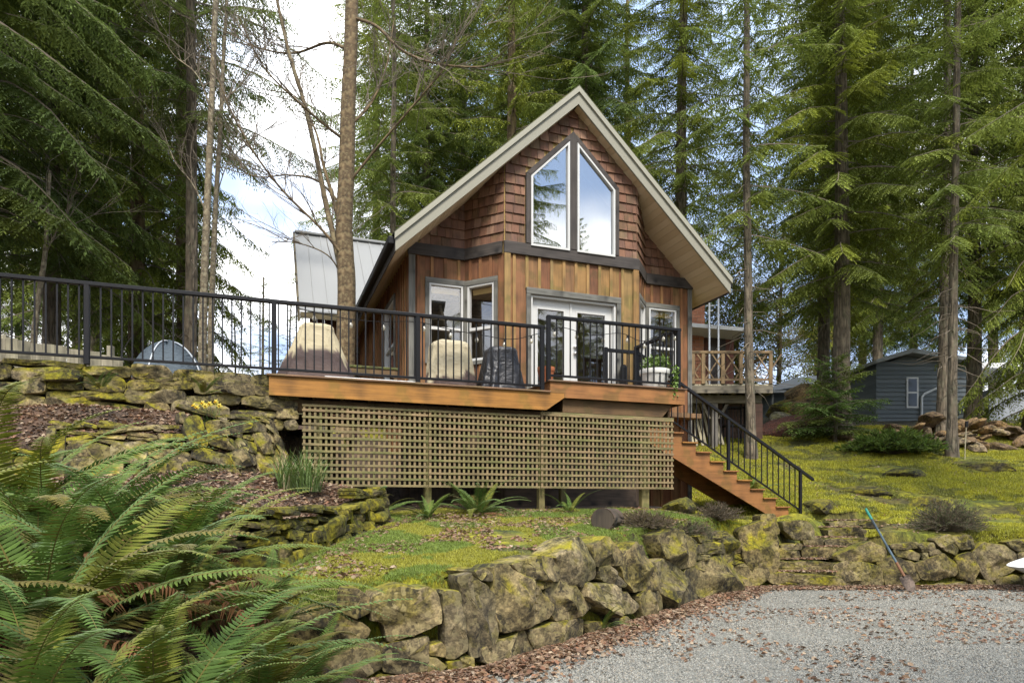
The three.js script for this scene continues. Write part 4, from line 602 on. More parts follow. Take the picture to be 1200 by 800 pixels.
const KIND = {
  fir: conifer('fir_tree', { ...baseO, seed: 101, H: 27, r: 0.28, c0: 5.0, L: 4.9, n: 185, col: G1, col2: G2 }),
  tallfir: conifer('fir_tree', { ...baseO, seed: 202, H: 30, r: 0.33, c0: 5.6, L: 5.1, n: 180, col: G2, col2: GY, hang: 0.6, dead: 30 }),
  cedar: conifer('cedar_tree', { ...baseO, seed: 303, H: 24, r: 0.36, c0: 0.8, L: 4.4, n: 165, col: GY, col2: G2, hang: 0.95, droop: 0.34, lift: 0.16, tw: 0.5, bark: barkM.brown, dead: 6 }),
  hemlock: conifer('hemlock_tree', { ...baseO, seed: 404, H: 25, r: 0.26, c0: 4.6, L: 5.0, n: 180, col: G3, col2: G1, hang: 0.55, droop: 0.26, rise0: 0.0 }),
  sparse: conifer('fir_tree', { ...baseO, seed: 505, H: 24, r: 0.155, c0: 6.5, L: 2.9, n: 80, col: G2, col2: G1, dead: 46, lean: [0.5, 0.2], miss: 0.25 }),
  small: conifer('fir_tree', { ...baseO, seed: 606, H: 12, r: 0.14, c0: 1.0, L: 2.1, n: 66, col: G3, col2: G1, hang: 0.3, gap: 0.2, miss: 0.3 }),
};
const kindUsed = {};
function tree(kind, px, Z, turn, scale, label, group = 'conifers round the house', y) {
  const x = (px - 600) / 800 * Z, pos = [x, (y ?? heightAt(x, Z)) - 0.05, -Z]; let t = KIND[kind]; const nm = t.name.replace(/_\d{3}$/, '');
  if (kindUsed[kind]) t = t.clone(); else kindUsed[kind] = 1; t.name = numbered(nm); t.userData = {}; t.position.set(...pos); t.rotation.y = turn; t.scale.setScalar(scale); scene.add(t); return tag(t, label, 'tree', group);
}
{
  // trees one can tell apart by what they stand beside
  tree('tallfir', 985, 24, 0.4, 1.0, 'big dark-trunked fir on the moss slope with a low green bush at its foot');
  tree('sparse', 878, 21, 2.2, 1.0, 'slim leaning fir trunk beside the neighbouring timber balcony');
  tree('fir', 966, 30, 1.1, 1.05, 'straight grey fir trunk in front of the white-roofed cabin');
  tree('sparse', 1106, 23, 4.0, 1.1, 'mottled leaning fir trunk in front of the grey sided cabin wall');
  tree('sparse', 1116, 20.5, 2.9, 0.95, 'straight hemlock trunk at the left end of the rubble pile');
  tree('fir', 1142, 26, 5.1, 1.0, 'reddish fir trunk standing behind the rubble pile');
  tree('cedar', 1215, 24, 0.9, 1.0, 'cedar with low hanging boughs at the right end of the rubble pile');
  tree('tallfir', 800, 31, 3.3, 1.12, 'tall fir rising behind the right slope of the house roof');
  tree('hemlock', 685, 34, 0.2, 1.3, 'tall hemlock rising directly behind the roof peak');
  tree('cedar', 598, 33, 1.9, 1.35, 'bright cedar rising behind the left slope of the house roof');
  tree('fir', 545, 40, 4.4, 1.35, 'fir between the metal roof and the left roof slope');
  tree('sparse', 461, 29, 1.0, 1.15, 'slender pale-stemmed fir behind the metal-roofed cabin');
  tree('hemlock', 500, 36, 5.6, 1.3, 'hemlock behind the ridge of the metal-roofed cabin');
  tree('cedar', 215, 24, 0.5, 1.05, 'thick-trunked cedar with boughs hanging to the ground behind the pale alder stems');
  tree('cedar', 160, 22, 2.6, 0.9, 'leafy cedar hanging low behind the grey tent');
  tree('hemlock', 60, 19, 1.2, 1.0, 'hemlock standing behind the board fence');
  tree('fir', 110, 27, 3.0, 1.05, 'fir trunk behind the tent and fence');
  tree('hemlock', -40, 15, 4.2, 1.0, 'shady hemlock at the end of the board fence');
  tree('small', 308, 42, 0.3, 0.95, 'small open spire-topped fir against the cloud beside the metal-roofed cabin');
  tree('small', 340, 30, 2.0, 0.55, 'young fir in front of the cloud, close to the cabin gable');
  tree('small', 275, 34, 4.0, 0.6, 'young fir behind the pergola roof');
  // deeper forest
  const R = rng(77); const deep = [[20, 36], [90, 45], [185, 46], [440, 52], [540, 55], [640, 52], [735, 46], [1030, 44], [1070, 54], [1165, 48], [1200, 36], [-30, 30], [1260, 36], [690, 46], [490, 44], [605, 60], [1010, 62], [980, 54], [130, 34]];
  const names = ['fir', 'hemlock', 'tallfir', 'cedar'];
  deep.forEach(([px, Z], k) => tree(names[(k * 7 + 1) % 4], px, Z, R() * 6.28, Math.max(0.95, Z * 0.0265) * (0.92 + 0.25 * R()), 'tall conifer deep in the forest behind the buildings', 'forest trees behind the buildings'));
  // forest across the drive, mirrored in the gable window
  [[24, 9, 'cedar', 0.7], [29, 4, 'hemlock', 0.66], [20, 13, 'fir', 0.66], [31, 15, 'cedar', 0.75], [14, 19, 'hemlock', 0.7], [-15, 7, 'cedar', 0.75], [-21, 2, 'hemlock', 0.8], [-24, 11, 'cedar', 0.8], [16.0, 5.0, 'tallfir', 0.95], [21.5, 3.0, 'hemlock', 0.62], [24, 0.5, 'small', 1.15], [11, 14, 'fir', 0.9], [26, 10, 'cedar', 0.9], [2, 24, 'hemlock', 1], [-9, 20, 'fir', 1], [-18, 12, 'cedar', 1]].forEach(([x, z, k, s], i) => { const t = KIND[k].clone(); t.name = numbered(KIND[k].name.replace(/_\d{3}$/, '')); t.userData = {}; t.position.set(x, 0, z); t.rotation.y = i * 1.7; t.scale.setScalar(s); scene.add(t); tag(t, 'conifer across the drive that shows only as a reflection in the glass', 'tree', 'conifers across the drive'); });
}
// near boughs hanging into the frame from trees beside the camera
function nearTree(name, label, x, Z, o) { const g = conifer(name, o); g.name = numbered(name); g.position.set(x, heightAt(x, Z) - 0.05, -Z); scene.add(g); return tag(g, label, 'tree'); }
nearTree('hemlock_tree', 'near hemlock whose dark boughs hang over the terrace walls and railing', -9.2, 9.0, { ...baseO, seed: 707, H: 19, r: 0.34, c0: 5.2, L: 5.6, n: 74, col: GD, col2: G3, gap: 0.085, tw: 0.55, sp: 0.055, ll: 0.115, lw: 0.022, hang: 0.55, droop: 0.17, lift: 0.02, bare: 0.2, dead: 60, miss: 0.1, skip: (a, y) => !(a < 1.0 || a > 4.6) });
nearTree('hemlock_tree', 'dark hemlock behind the fence whose boughs spread over the tent', -11.3, 14.0, { ...baseO, seed: 717, H: 22, r: 0.3, c0: 6.5, L: 5.0, n: 56, col: GD, col2: G3, gap: 0.10, tw: 0.55, sp: 0.075, ll: 0.15, lw: 0.03, hang: 0.55, droop: 0.2, lift: 0.03, bare: 0.2, dead: 50, miss: 0.1 });
nearTree('hemlock_tree', 'thick-trunked hemlock whose high dark boughs reach behind the pale alder stems', -9.2, 19.5, { ...baseO, seed: 727, H: 26, r: 0.20, c0: 8.6, L: 5.6, n: 78, col: GD, col2: G3, gap: 0.11, sp: 0.08, ll: 0.16, lw: 0.034, hang: 0.55, droop: 0.2, lift: 0.03, dead: 40, miss: 0.12 });
nearTree('fir_tree', 'near fir whose bright boughs hang over the grey cabin', 12.2, 12.4, { ...baseO, seed: 808, H: 19, r: 0.3, c0: 8.0, L: 4.6, n: 70, col: G2, col2: GY, gap: 0.09, tw: 0.5, sp: 0.06, ll: 0.13, lw: 0.026, hang: 0.6, droop: 0.2, dead: 10, skip: (a, y) => a > 1.2 && a < 2.0 });
// ───────── bare alders ─────────
function bareTree(name, label, trunkPts, r0, r1, limbs, o) { // pts in photo pixels on a plane at depth Z
  const Z = o.Z, toW = ([px, py, dz = 0]) => V3((px - 600) / 800 * (Z + dz), 1.5 + (590 - py) / 800 * (Z + dz), -(Z + dz)), R = rng(o.seed);
  const tp = trunkPts.map(toW), foot = tp[0].clone(); foot.y = heightAt(foot.x, Z) - 0.15; const tcurve = new THREE.CatmullRomCurve3([foot, ...tp.slice(1)]).getPoints(40); const base = [foot.x, foot.y, foot.z], sub = p => p.clone().sub(foot);
  const g = thing(name, label, 'tree', base); { const pos = tubePos(tcurve.map(sub), t => lerp(r0, r1, t) * (1 + 0.06 * vnoise(t * 30, 1)), 14); const geo = finish(pos, { axis: 1, k: 2.6 }); part('trunk', toCreasedNormals(geo, 1.2), o.bark ?? barkM.alder, g); }
  const twigs = []; const grow = (p, d, len, r, lvl) => { const pts = [p.clone()]; let q = p.clone(), dd = d.clone(); const n = 5; for (let k = 0; k < n; k++) { dd.add(V3((R() - .5) * .35, (R() - .42) * .22, (R() - .5) * .35)).normalize(); q = q.clone().addScaledVector(dd, len / n); pts.push(q); } tubePos(pts.map(sub), t => lerp(r, r * 0.35, t), lvl > 1 ? 3 : 4, twigs, false); if (lvl < 3) for (let k = 0; k < (lvl ? 3 : 5); k++) { const i = 1 + Math.floor(R() * n), s = pts[i].clone().sub(pts[i - 1]).normalize().add(V3((R() - .5) * 1.5, (R() - .35) * 1.0, (R() - .5) * 1.5)).normalize(); grow(pts[i], s, len * (0.4 + 0.3 * R()), r * 0.5, lvl + 1); } };
  for (const l of limbs) { const c = new THREE.CatmullRomCurve3(l.p.map(toW)).getPoints(26); const pos = tubePos(c.map(sub), t => lerp(l.r, l.r1 ?? 0.008, t), 8); part('branch', toCreasedNormals(finish(pos, { axis: 1 }), 1.2), l.bark ?? o.bark ?? barkM.alder, g); for (let k = 0; k < (l.t ?? 8) * 1.8; k++) { const i = 4 + Math.floor(R() * 21), s = c[i].clone().sub(c[i - 1]).normalize().add(V3((R() - .5) * 1.6, (R() - .3) * 0.9, (R() - .5) * 1.6)).normalize(); grow(c[i], s, 0.6 + 1.3 * R(), 0.011, 1); } }
  if (twigs.length) { const tg = new THREE.BufferGeometry(); tg.setAttribute('position', new THREE.BufferAttribute(new Float32Array(twigs), 3)); tg.computeVertexNormals(); part('twigs', tg, barkM.twig, g); }
  return g;
}
bareTree('alder_tree', 'leafless brown-barked alder standing between the deck and the metal-roofed cabin', [[404, 470], [405, 400], [406, 330], [403, 270], [406, 200], [408, 120], [411, 50], [413, -60], [416, -260]], 0.21, 0.12, [
  { p: [[400, 318], [394, 290], [383, 245], [372, 190], [356, 120], [338, 60], [320, -20]], r: 0.075, r1: 0.03, t: 12, bark: barkM.alder }, { p: [[398, 262, .1], [388, 225], [378, 190], [372, 160, .3], [352, 110, .5], [330, 20, .6]], r: 0.05, t: 8 },
  { p: [[402, 300, -.1], [378, 270, -.3], [330, 222, -.6], [292, 170, -.9], [262, 110, -1.2], [240, 40, -1.4]], r: 0.035, t: 16 }, { p: [[400, 240], [372, 212, .4], [338, 205, .9], [300, 207, 1.3], [268, 190, 1.7]], r: 0.03, t: 12 }, { p: [[405, 165], [385, 150, -.3], [350, 120, -.7], [310, 80, -1.1], [280, 20, -1.4]], r: 0.035, t: 14 },
  { p: [[408, 215], [440, 175, -.2], [470, 140, -.5], [500, 105, -.8], [520, 80, -1.0], [540, 30, -1.3]], r: 0.030, t: 9 }, { p: [[413, 145], [435, 120, .2], [452, 80, .4], [462, 20, .6]], r: 0.035, t: 8 }, { p: [[412, 20], [440, 30, -.2], [470, 58, -.5], [510, 74, -.9], [565, 78, -1.3], [600, 70, -1.6]], r: 0.040, t: 12 }, { p: [[411, 60], [385, 50, .3], [345, 62, .7], [300, 55, 1.1], [255, 30, 1.6]], r: 0.04, t: 14 }, { p: [[404, 330], [385, 300, .5], [350, 285, 1], [318, 283, 1.5]], r: 0.02, t: 6 },
], { Z: 15, seed: 91, bark: barkM.brown });
bareTree('alder_tree', 'pale slim alder stem behind the railing, the taller of a pair', [[236, 440], [237, 400], [239, 330], [242, 250], [246, 160], [249, 90], [254, -40]], 0.105, 0.06, [{ p: [[242, 250], [225, 215, .3], [205, 190, .6], [190, 150, 1]], r: 0.02, t: 6 }, { p: [[246, 160], [262, 120, .2], [290, 90, .4], [320, 40, .5]], r: 0.02, t: 8 }, { p: [[247, 130], [232, 90], [200, 60, .4], [170, 0, .6]], r: 0.02, t: 8 }], { Z: 17, seed: 92, bark: barkM.pale });
bareTree('alder_tree', 'pale slim alder stem behind the railing, the thinner of a pair', [[247, 430], [247, 380], [250, 300], [253, 230], [258, 150], [262, 60], [268, -30]], 0.085, 0.04, [{ p: [[253, 230], [268, 190, .2], [300, 160, .5], [330, 140, .8]], r: 0.016, t: 8 }], { Z: 18.5, seed: 93, bark: barkM.pale });
bareTree('alder_tree', 'crooked bare sapling stem between the fence and the tent', [[36, 430], [40, 390], [46, 340], [52, 300], [55, 250], [58, 200]], 0.07, 0.03, [{ p: [[52, 300], [66, 270], [84, 240]], r: 0.02, t: 4 }], { Z: 15, seed: 94, bark: barkM.pale });
// ═════════ ferns, grass, shrubs ═════════
const frondM = mat([1, 1, 1], { vertexColors: true, transmission: 0.3, thickness: 0, roughness: 0.8, specularIntensity: 0.3, side: THREE.DoubleSide });
function frondGeo(len, e0, bend, seed, o = {}) {
  const R = rng(seed), P = [], K = [], I = []; const col = o.col ?? [0.055, 0.095, 0.026], n = o.n ?? Math.round(len * 46), pl = o.pl ?? 0.110; const put = (p, f, c = col) => { P.push(p.x, p.y, p.z); K.push(c[0] * f, c[1] * f, c[2] * f); return P.length / 3 - 1; };
  const path = [], M2 = 30; let p = V3(0, 0, 0), tw = (R() - 0.5) * 0.5; for (let k = 0; k <= M2; k++) { const t = k / M2, th = e0 - bend * Math.pow(t, 1.5), ya = tw * t * t; const d = V3(Math.sin(ya) * Math.cos(th), Math.sin(th), Math.cos(ya) * Math.cos(th)); path.push([p.clone(), d]); p = p.clone().addScaledVector(d, len / M2); }
  const get = t => { const f = clamp(t, 0, 0.9999) * M2, i = Math.floor(f); return [path[i][0].clone().lerp(path[i + 1][0], f - i), path[i][1]]; };
  { const pos = tubePos(path.map(q => q[0]), t => lerp(0.0045, 0.001, t), 4, [], false); for (let k = 0; k < pos.length; k += 3) { I.push(put(V3(pos[k], pos[k + 1], pos[k + 2]), 1, o.stem ?? [0.16, 0.135, 0.035])); } }
  const UP = V3(0, 1, 0);
  for (let k = 0; k < n; k++) {
    const t = 0.10 + 0.895 * k / n, [b, d] = get(t), lat = d.clone().cross(UP).normalize(), nor = lat.clone().cross(d).normalize(); const prof = t < 0.3 ? lerp(0.55, 1, (t - 0.1) / 0.2) : Math.pow(1 - (t - 0.3) / 0.72, 0.72), curl = o.curl ?? 0;
    for (const s of [-1, 1]) {
      if (o.gaps && R() < o.gaps) continue; const L = pl * prof * (0.9 + 0.2 * R()) + 0.004, w = (o.pw ?? 0.0085) * (0.6 + 0.4 * prof), f = 0.75 + 0.5 * R(); const a = lat.clone().multiplyScalar(s).addScaledVector(d, 0.28 + 0.12 * R()).addScaledVector(nor, -0.02 + 0.16 * (R() - 0.5) - curl * R()).normalize(), wd = a.clone().cross(nor).normalize();
      const m = b.clone().addScaledVector(a, L * 0.42).addScaledVector(nor, 0.004), tip = b.clone().addScaledVector(a, L).addScaledVector(nor, -L * (0.03 + 0.10 * R() + curl)).addScaledVector(d, L * 0.12);
      const i0 = put(b.clone().addScaledVector(wd, w * 0.7), f), i1 = put(b.clone().addScaledVector(wd, -w * 0.7), f), i2 = put(m.clone().addScaledVector(wd, w).addScaledVector(nor, -0.003), f * 1.05), i3 = put(m.clone().addScaledVector(wd, -w).addScaledVector(nor, -0.003), f * 0.95), i4 = put(tip, f * 1.15), i5 = put(m, f);
      I.push(i0, i2, i5, i0, i5, i1, i1, i5, i3, i2, i4, i5, i5, i4, i3);
    }
  }
  const g = new THREE.BufferGeometry(); g.setAttribute('position', new THREE.BufferAttribute(new Float32Array(P), 3)); g.setAttribute('color', new THREE.BufferAttribute(new Float32Array(K), 3)); g.setIndex(I); g.computeVertexNormals(); return g;
}
const FC = [[0.092, 0.155, 0.028], [0.112, 0.168, 0.024], [0.140, 0.155, 0.020], [0.080, 0.140, 0.030]], DEAD = [0.20, 0.095, 0.04], OLD = [0.135, 0.115, 0.022];
const FRONDS = []; for (let k = 0; k < 14; k++) FRONDS.push(frondGeo(0.95 + 0.07 * (k % 5), 1.25 - 0.075 * k, 0.9 + 0.10 * (k % 4), 900 + k, { col: FC[k % 4] }));
const OLDF = [frondGeo(1.05, 0.9, 1.3, 950, { col: OLD }), frondGeo(0.95, 0.4, 1.0, 951, { col: OLD }), frondGeo(0.9, 1.1, 1.5, 952, { col: [0.12, 0.11, 0.03] })];
const DEADF = [frondGeo(0.8, 0.9, 1.9, 960, { col: DEAD, gaps: 0.25, curl: 0.9, stem: [0.14, 0.07, 0.03] }), frondGeo(0.85, 0.2, 0.9, 961, { col: [0.26, 0.13, 0.06], gaps: 0.3, curl: 1.1, stem: [0.14, 0.07, 0.03] }), frondGeo(0.7, 0.5, 1.5, 962, { col: [0.15, 0.075, 0.035], gaps: 0.2, curl: 0.8, stem: [0.1, 0.05, 0.03] })];
function fern(label, x, Z, size, count, o = {}) {
  const R = rng(o.seed ?? Math.round((x * 31 + Z * 57) * 10)), y = o.y ?? heightAt(x, Z), g = thing('sword_fern', label, 'fern', [x, y - 0.02, -Z], 0, o.group); let a = R() * 6;
  for (let k = 0; k < count; k++) {
    a += 2.39996 + 0.4 * (R() - 0.5); const q = k / count, old = R() < (o.old ?? 0.14), dead = !old && R() < (o.dead ?? 0.10); const geo = dead ? DEADF[Math.floor(R() * 3)] : old ? OLDF[Math.floor(R() * 3)] : FRONDS[Math.min(13, Math.floor(q * 11 + R() * 3))];
    const f = part('frond', geo, frondM, g); f.rotation.order = 'YXZ'; f.rotation.y = o.face != null ? o.face + (R() - 0.5) * o.fan : a; f.rotation.x = (R() - 0.5) * 0.25; f.rotation.z = (R() - 0.5) * 0.5; f.scale.setScalar(size * (0.8 + 0.35 * R())); f.position.set((R() - 0.5) * 0.14 * size, 0, (R() - 0.5) * 0.14 * size); if (dead) f.userData.label = 'withered brown frond';
  } return g;
}
// foreground bank of ferns, left of the drive
{ const L = [[-1.3, 2.75, 0.75, 22], [-1.95, 2.7, 1.05, 28], [-1.75, 3.30, 1.15, 32], [-2.45, 3.55, 1.3, 36], [-1.55, 4.05, 1.05, 30], [-2.3, 4.4, 1.3, 36], [-3.05, 4.5, 1.4, 36], [-1.95, 5.0, 1.0, 26], [-2.75, 5.35, 1.2, 32], [-3.6, 5.4, 1.6, 36], [-1.4, 4.7, 0.75, 18], [-4.4, 5.8, 1.85, 36], [-3.5, 6.4, 1.0, 18], [-2.95, 3.0, 1.15, 24]];
  L.forEach(([x, Z, s, n], k) => fern('large sword fern in the dense bank left of the drive', x, Z, s, n, { seed: 500 + k, group: 'sword ferns on the bank left of the drive', dead: 0.17 })); }
fern('sword fern with spreading fronds below the lattice, between its posts', -0.55, 10.6, 0.85, 24, { seed: 611 }); fern('small drooping sword fern in front of the lattice beside the left post', -1.25, 10.1, 0.55, 16, { seed: 612 }); fern('low fern sprig at the foot of the middle lattice post', 0.95, 11.3, 0.5, 12, { seed: 613 });
fern('tall half-withered fern climbing the lattice', -2.0, 10.15, 0.75, 10, { seed: 614, dead: 0.45, old: 0.3 });
fern('small fern rooted in the upper dry stone wall below the railing', -5.15, 8.55, 0.36, 8, { seed: 615, y: 2.95, face: 0, fan: 2.4 }); fern('small fern growing from the upper wall beside the daffodils', -4.05, 8.95, 0.36, 7, { seed: 616, y: 2.95, face: 0.2, fan: 2.2 });
fern('single small fern sprouting from the foot of the boulder wall', 1.0, 7.62, 0.42, 5, { seed: 617, y: 0.10, face: 0.5, fan: 1.2, dead: 0 }); fern('fern with yellowing fronds on the moss beside the stairs', 6.0, 17.0, 0.75, 16, { seed: 618, old: 0.4, dead: 0.2 });
// strap-leaved plants
function strap(P, K, I, base, az, e0, len, w, bend, c, tw = 0) { const n = 6; let p = base.clone(); const lat = V3(-Math.sin(az + tw), 0, Math.cos(az + tw)); let prev = null; for (let k = 0; k <= n; k++) { const t = k / n, th = e0 - bend * t * t, ww = w * (1 - 0.9 * t * t), a = P.length / 3; P.push(p.x + lat.x * ww, p.y, p.z + lat.z * ww, p.x - lat.x * ww, p.y, p.z - lat.z * ww); for (let q = 0; q < 2; q++) K.push(c[0] * (0.7 + 0.5 * t), c[1] * (0.7 + 0.5 * t), c[2] * (0.7 + 0.4 * t)); if (prev !== null) I.push(prev, a, prev + 1, a, a + 1, prev + 1); prev = a; p = p.clone().add(V3(Math.cos(az) * Math.cos(th), Math.sin(th), Math.sin(az) * Math.cos(th)).multiplyScalar(len / n)); } return p; }
const meshOf = (P, K, I) => { const g = new THREE.BufferGeometry(); g.setAttribute('position', new THREE.BufferAttribute(new Float32Array(P), 3)); g.setAttribute('color', new THREE.BufferAttribute(new Float32Array(K), 3)); g.setIndex(I); g.computeVertexNormals(); return g; };
const bladeM = mat([1, 1, 1], { vertexColors: true, transmission: 0.35, thickness: 0, roughness: 0.7, side: THREE.DoubleSide });
{ const R = rng(71), x = -2.72, Z = 8.75, y = heightAt(x, Z), g = thing('grass_tuft', 'thick tuft of strap-leaved grass on the leaf-littered terrace beside the lattice', 'grass tuft', [x, y, -Z]);
  for (let c = 0; c < 4; c++) { const P = [], K = [], I = []; for (let k = 0; k < 75; k++) { const dry = R() < 0.14; strap(P, K, I, V3((R() - 0.5) * 0.5, 0, (R() - 0.5) * 0.4), R() * 6.28, 1.0 + 0.5 * R(), 0.34 + 0.34 * R(), 0.0065, 0.5 + 1.5 * R(), dry ? [0.36, 0.29, 0.15] : [0.12, 0.20, 0.032]); } part('blades', meshOf(P, K, I), bladeM, g); } }
{ const R = rng(72), x = -3.95, Z = 8.75, y = heightAt(x, Z), g = thing('daffodil_clump', 'clump of daffodils with pale yellow flowers between two stone walls', 'daffodils', [x, y, -Z]); const P = [], K = [], I = []; const petalM = mat([0.72, 0.62, 0.10], { roughness: 0.7, transmission: 0.3, thickness: 0, side: THREE.DoubleSide }), cupM = mat([0.75, 0.48, 0.03], { roughness: 0.7 });
  for (let k = 0; k < 70; k++) strap(P, K, I, V3((R() - 0.5) * 0.26, -0.03, (R() - 0.5) * 0.16), R() * 6.28, 1.2 + 0.3 * R(), 0.22 + 0.14 * R(), 0.008, 0.3 + 0.6 * R(), [0.07, 0.15, 0.03]); part('leaves', meshOf(P, K, I), bladeM, g);
  const fl = [[-0.13, 0.33], [-0.02, 0.36], [0.10, 0.34], [0.17, 0.37], [-0.08, 0.30], [0.05, 0.31], [0.21, 0.32]]; for (const [dx, h] of fl) { const dz = (R() - 0.3) * 0.12, az = 0.3 + R() * 2.4; part('stem', tube([[dx * 0.7, -0.03, dz], [dx * 0.9, h * 0.6, dz], [dx, h, dz], [dx + 0.01 * Math.cos(az), h + 0.012, dz + 0.025]], 0.003, 5), mat([0.08, 0.15, 0.03]), g);
    const pe = []; const fwd = V3(Math.cos(az) * 0.6, -0.15, 0.85).normalize(), rt = V3(0, 1, 0).cross(fwd).normalize(), up = fwd.clone().cross(rt), c = V3(dx, h + 0.01, dz + 0.03); const pos = []; for (let q = 0; q < 6; q++) { const a = q * 1.047, d = rt.clone().multiplyScalar(Math.cos(a)).addScaledVector(up, Math.sin(a)), s = rt.clone().multiplyScalar(-Math.sin(a)).addScaledVector(up, Math.cos(a)); const m1 = c.clone().addScaledVector(d, 0.022).addScaledVector(s, 0.012), m2 = c.clone().addScaledVector(d, 0.022).addScaledVector(s, -0.012), t = c.clone().addScaledVector(d, 0.042).addScaledVector(fwd, -0.006); pos.push(c.x, c.y, c.z, m1.x, m1.y, m1.z, m2.x, m2.y, m2.z, m1.x, m1.y, m1.z, t.x, t.y, t.z, m2.x, m2.y, m2.z); }
    const F = part('flower', finish(pos), petalM, g); const cup = new THREE.CylinderGeometry(0.013, 0.009, 0.028, 10, 1, true); cup.rotateX(Math.PI / 2); cup.lookAt(fwd); cup.translate(c.x + fwd.x * 0.014, c.y + fwd.y * 0.014, c.z + fwd.z * 0.014); part('trumpet', cup, cupM, F); } }
// twiggy heather-like shrubs
function shrub(label, x, Z, rx, ry, n, col, col2, o = {}) {
  const R = rng(o.seed ?? Math.round(x * 97 + Z * 13)), y = o.y ?? heightAt(x, Z), g = thing('shrub', label, 'shrub', [x, y - 0.03, -Z], 0, o.group), L = new Leaves(), tw = [];
  for (let k = 0; k < n; k++) { const a = R() * 6.28, e = Math.acos(1 - R() * 0.95), q = 0.65 + 0.4 * R(), tip = V3(Math.cos(a) * Math.sin(e) * rx, Math.cos(e) * ry, Math.sin(a) * Math.sin(e) * rx).multiplyScalar(q), mid = tip.clone().multiplyScalar(0.55).add(V3((R() - .5) * rx * .3, ry * 0.1, (R() - .5) * rx * .3)); tubePos([V3(tip.x * 0.15, 0, tip.z * 0.15), mid, tip], t => lerp(0.006, 0.0015, t), 3, tw, false);
    for (let j = 0; j < (o.m ?? 14); j++) { const t = 0.35 + 0.65 * R(), b = t < 0.55 ? mid.clone().multiplyScalar(t / 0.55) : mid.clone().lerp(tip, (t - 0.55) / 0.45), d = tip.clone().normalize().add(V3((R() - .5) * 1.8, (R() - .3) * 1.5, (R() - .5) * 1.8)).normalize(), c = R() < 0.6 ? col : col2, f = 0.65 + 0.7 * R(); L.spray(b, d, V3(R() - .5, R() - .5, R() - .5).normalize(), (o.ll ?? 0.07) * (0.6 + 0.8 * R()), o.lw ?? 0.012, [c[0] * f, c[1] * f, c[2] * f]); } }
  part('foliage', L.geo(), needleM.fir, g); const tg = new THREE.BufferGeometry(); tg.setAttribute('position', new THREE.BufferAttribute(new Float32Array(tw), 3)); tg.computeVertexNormals(); part('stems', tg, barkM.twig, g); return g;
}
const HE = [0.105, 0.115, 0.055], HB = [0.16, 0.12, 0.08];
shrub('grey green twiggy heather bush on top of the low boulder wall', 8.15, 12.75, 0.75, 0.62, 420, HE, HB, { seed: 1, m: 16 }); shrub('low grey heather spreading over the wall behind the shovel', 6.5, 13.0, 0.6, 0.32, 220, HE, HB, { seed: 2 }); shrub('small brown twiggy heather at the top of the stone steps wall', 3.7, 12.3, 0.5, 0.34, 200, [0.10, 0.085, 0.05], HB, { seed: 3 }); shrub('dry brown heather trailing over the boulders beside the sawn log', 1.95, 9.9, 0.5, 0.26, 240, [0.12, 0.10, 0.05], HB, { seed: 4 }); shrub('low heather hummock behind the big boulders', 2.7, 10.7, 0.5, 0.22, 180, HE, HB, { seed: 5 });
// broad green bushes
shrub('low spreading evergreen bush beside the mottled fir trunk', 11.6, 21.0, 1.5, 0.75, 420, [0.09, 0.14, 0.026], [0.12, 0.16, 0.03], { seed: 6, ll: 0.16, lw: 0.05, m: 24 });
{ const g = conifer('evergreen_bush', { ...baseO, seed: 818, H: 2.9, r: 0.06, c0: 0.3, L: 1.8, n: 44, col: G1, col2: [0.10, 0.16, 0.035], gap: 0.12, sp: 0.08, ll: 0.17, lw: 0.042, hang: 0.35, rise0: 0.15, dead: 0 }); g.name = numbered('evergreen_bush'); const x = (978 - 600) / 800 * 22.8; g.position.set(x, heightAt(x, 22.8) - 0.02, -22.8); scene.add(g); tag(g, 'feathery young evergreen spreading round the foot of the big fir', 'bush'); }
// leafy yellow green trees behind the neighbouring house
function leafy(label, px, Z, H, rx, seed, cols) { const R = rng(seed), x = (px - 600) / 800 * Z, y = heightAt(x, Z), g = thing('leafy_tree', label, 'tree', [x, y - 0.1, -Z]), L = new Leaves(), tw = []; part('trunk', trunkGeo(H * 0.8, 0.16, 0.05, [0.3, 0], seed), barkM.brown, g);
  for (let k = 0; k < 95; k++) { const a = R() * 6.28, h = H * (0.12 + 0.85 * R()), r = rx * Math.sqrt(R()) * (1 - 0.5 * Math.abs(h / H - 0.5)), c = V3(Math.cos(a) * r, h, Math.sin(a) * r), s = 0.45 + 0.5 * R(), col = cols[Math.floor(R() * cols.length)]; tubePos([V3(0, h * 0.75, 0), c.clone().multiplyScalar(0.6).setY(h * 0.9), c], t => lerp(0.03, 0.006, t), 3, tw, false); for (let j = 0; j < 190; j++) { const d = V3(R() - .5, (R() - .5) * 0.7, R() - .5).normalize(), b = c.clone().addScaledVector(d, s * Math.cbrt(R())), f = 0.6 + 0.7 * R(); L.spray(b, V3(R() - .5, -0.3 * R(), R() - .5).normalize(), V3((R() - .5), 1, (R() - .5)).normalize(), 0.13 + 0.09 * R(), 0.075, [col[0] * f, col[1] * f, col[2] * f]); } }
  part('crown', L.geo(), needleM.fir, g); const tg = new THREE.BufferGeometry(); tg.setAttribute('position', new THREE.BufferAttribute(new Float32Array(tw), 3)); tg.computeVertexNormals(); part('limbs', tg, barkM.twig, g); return g; }
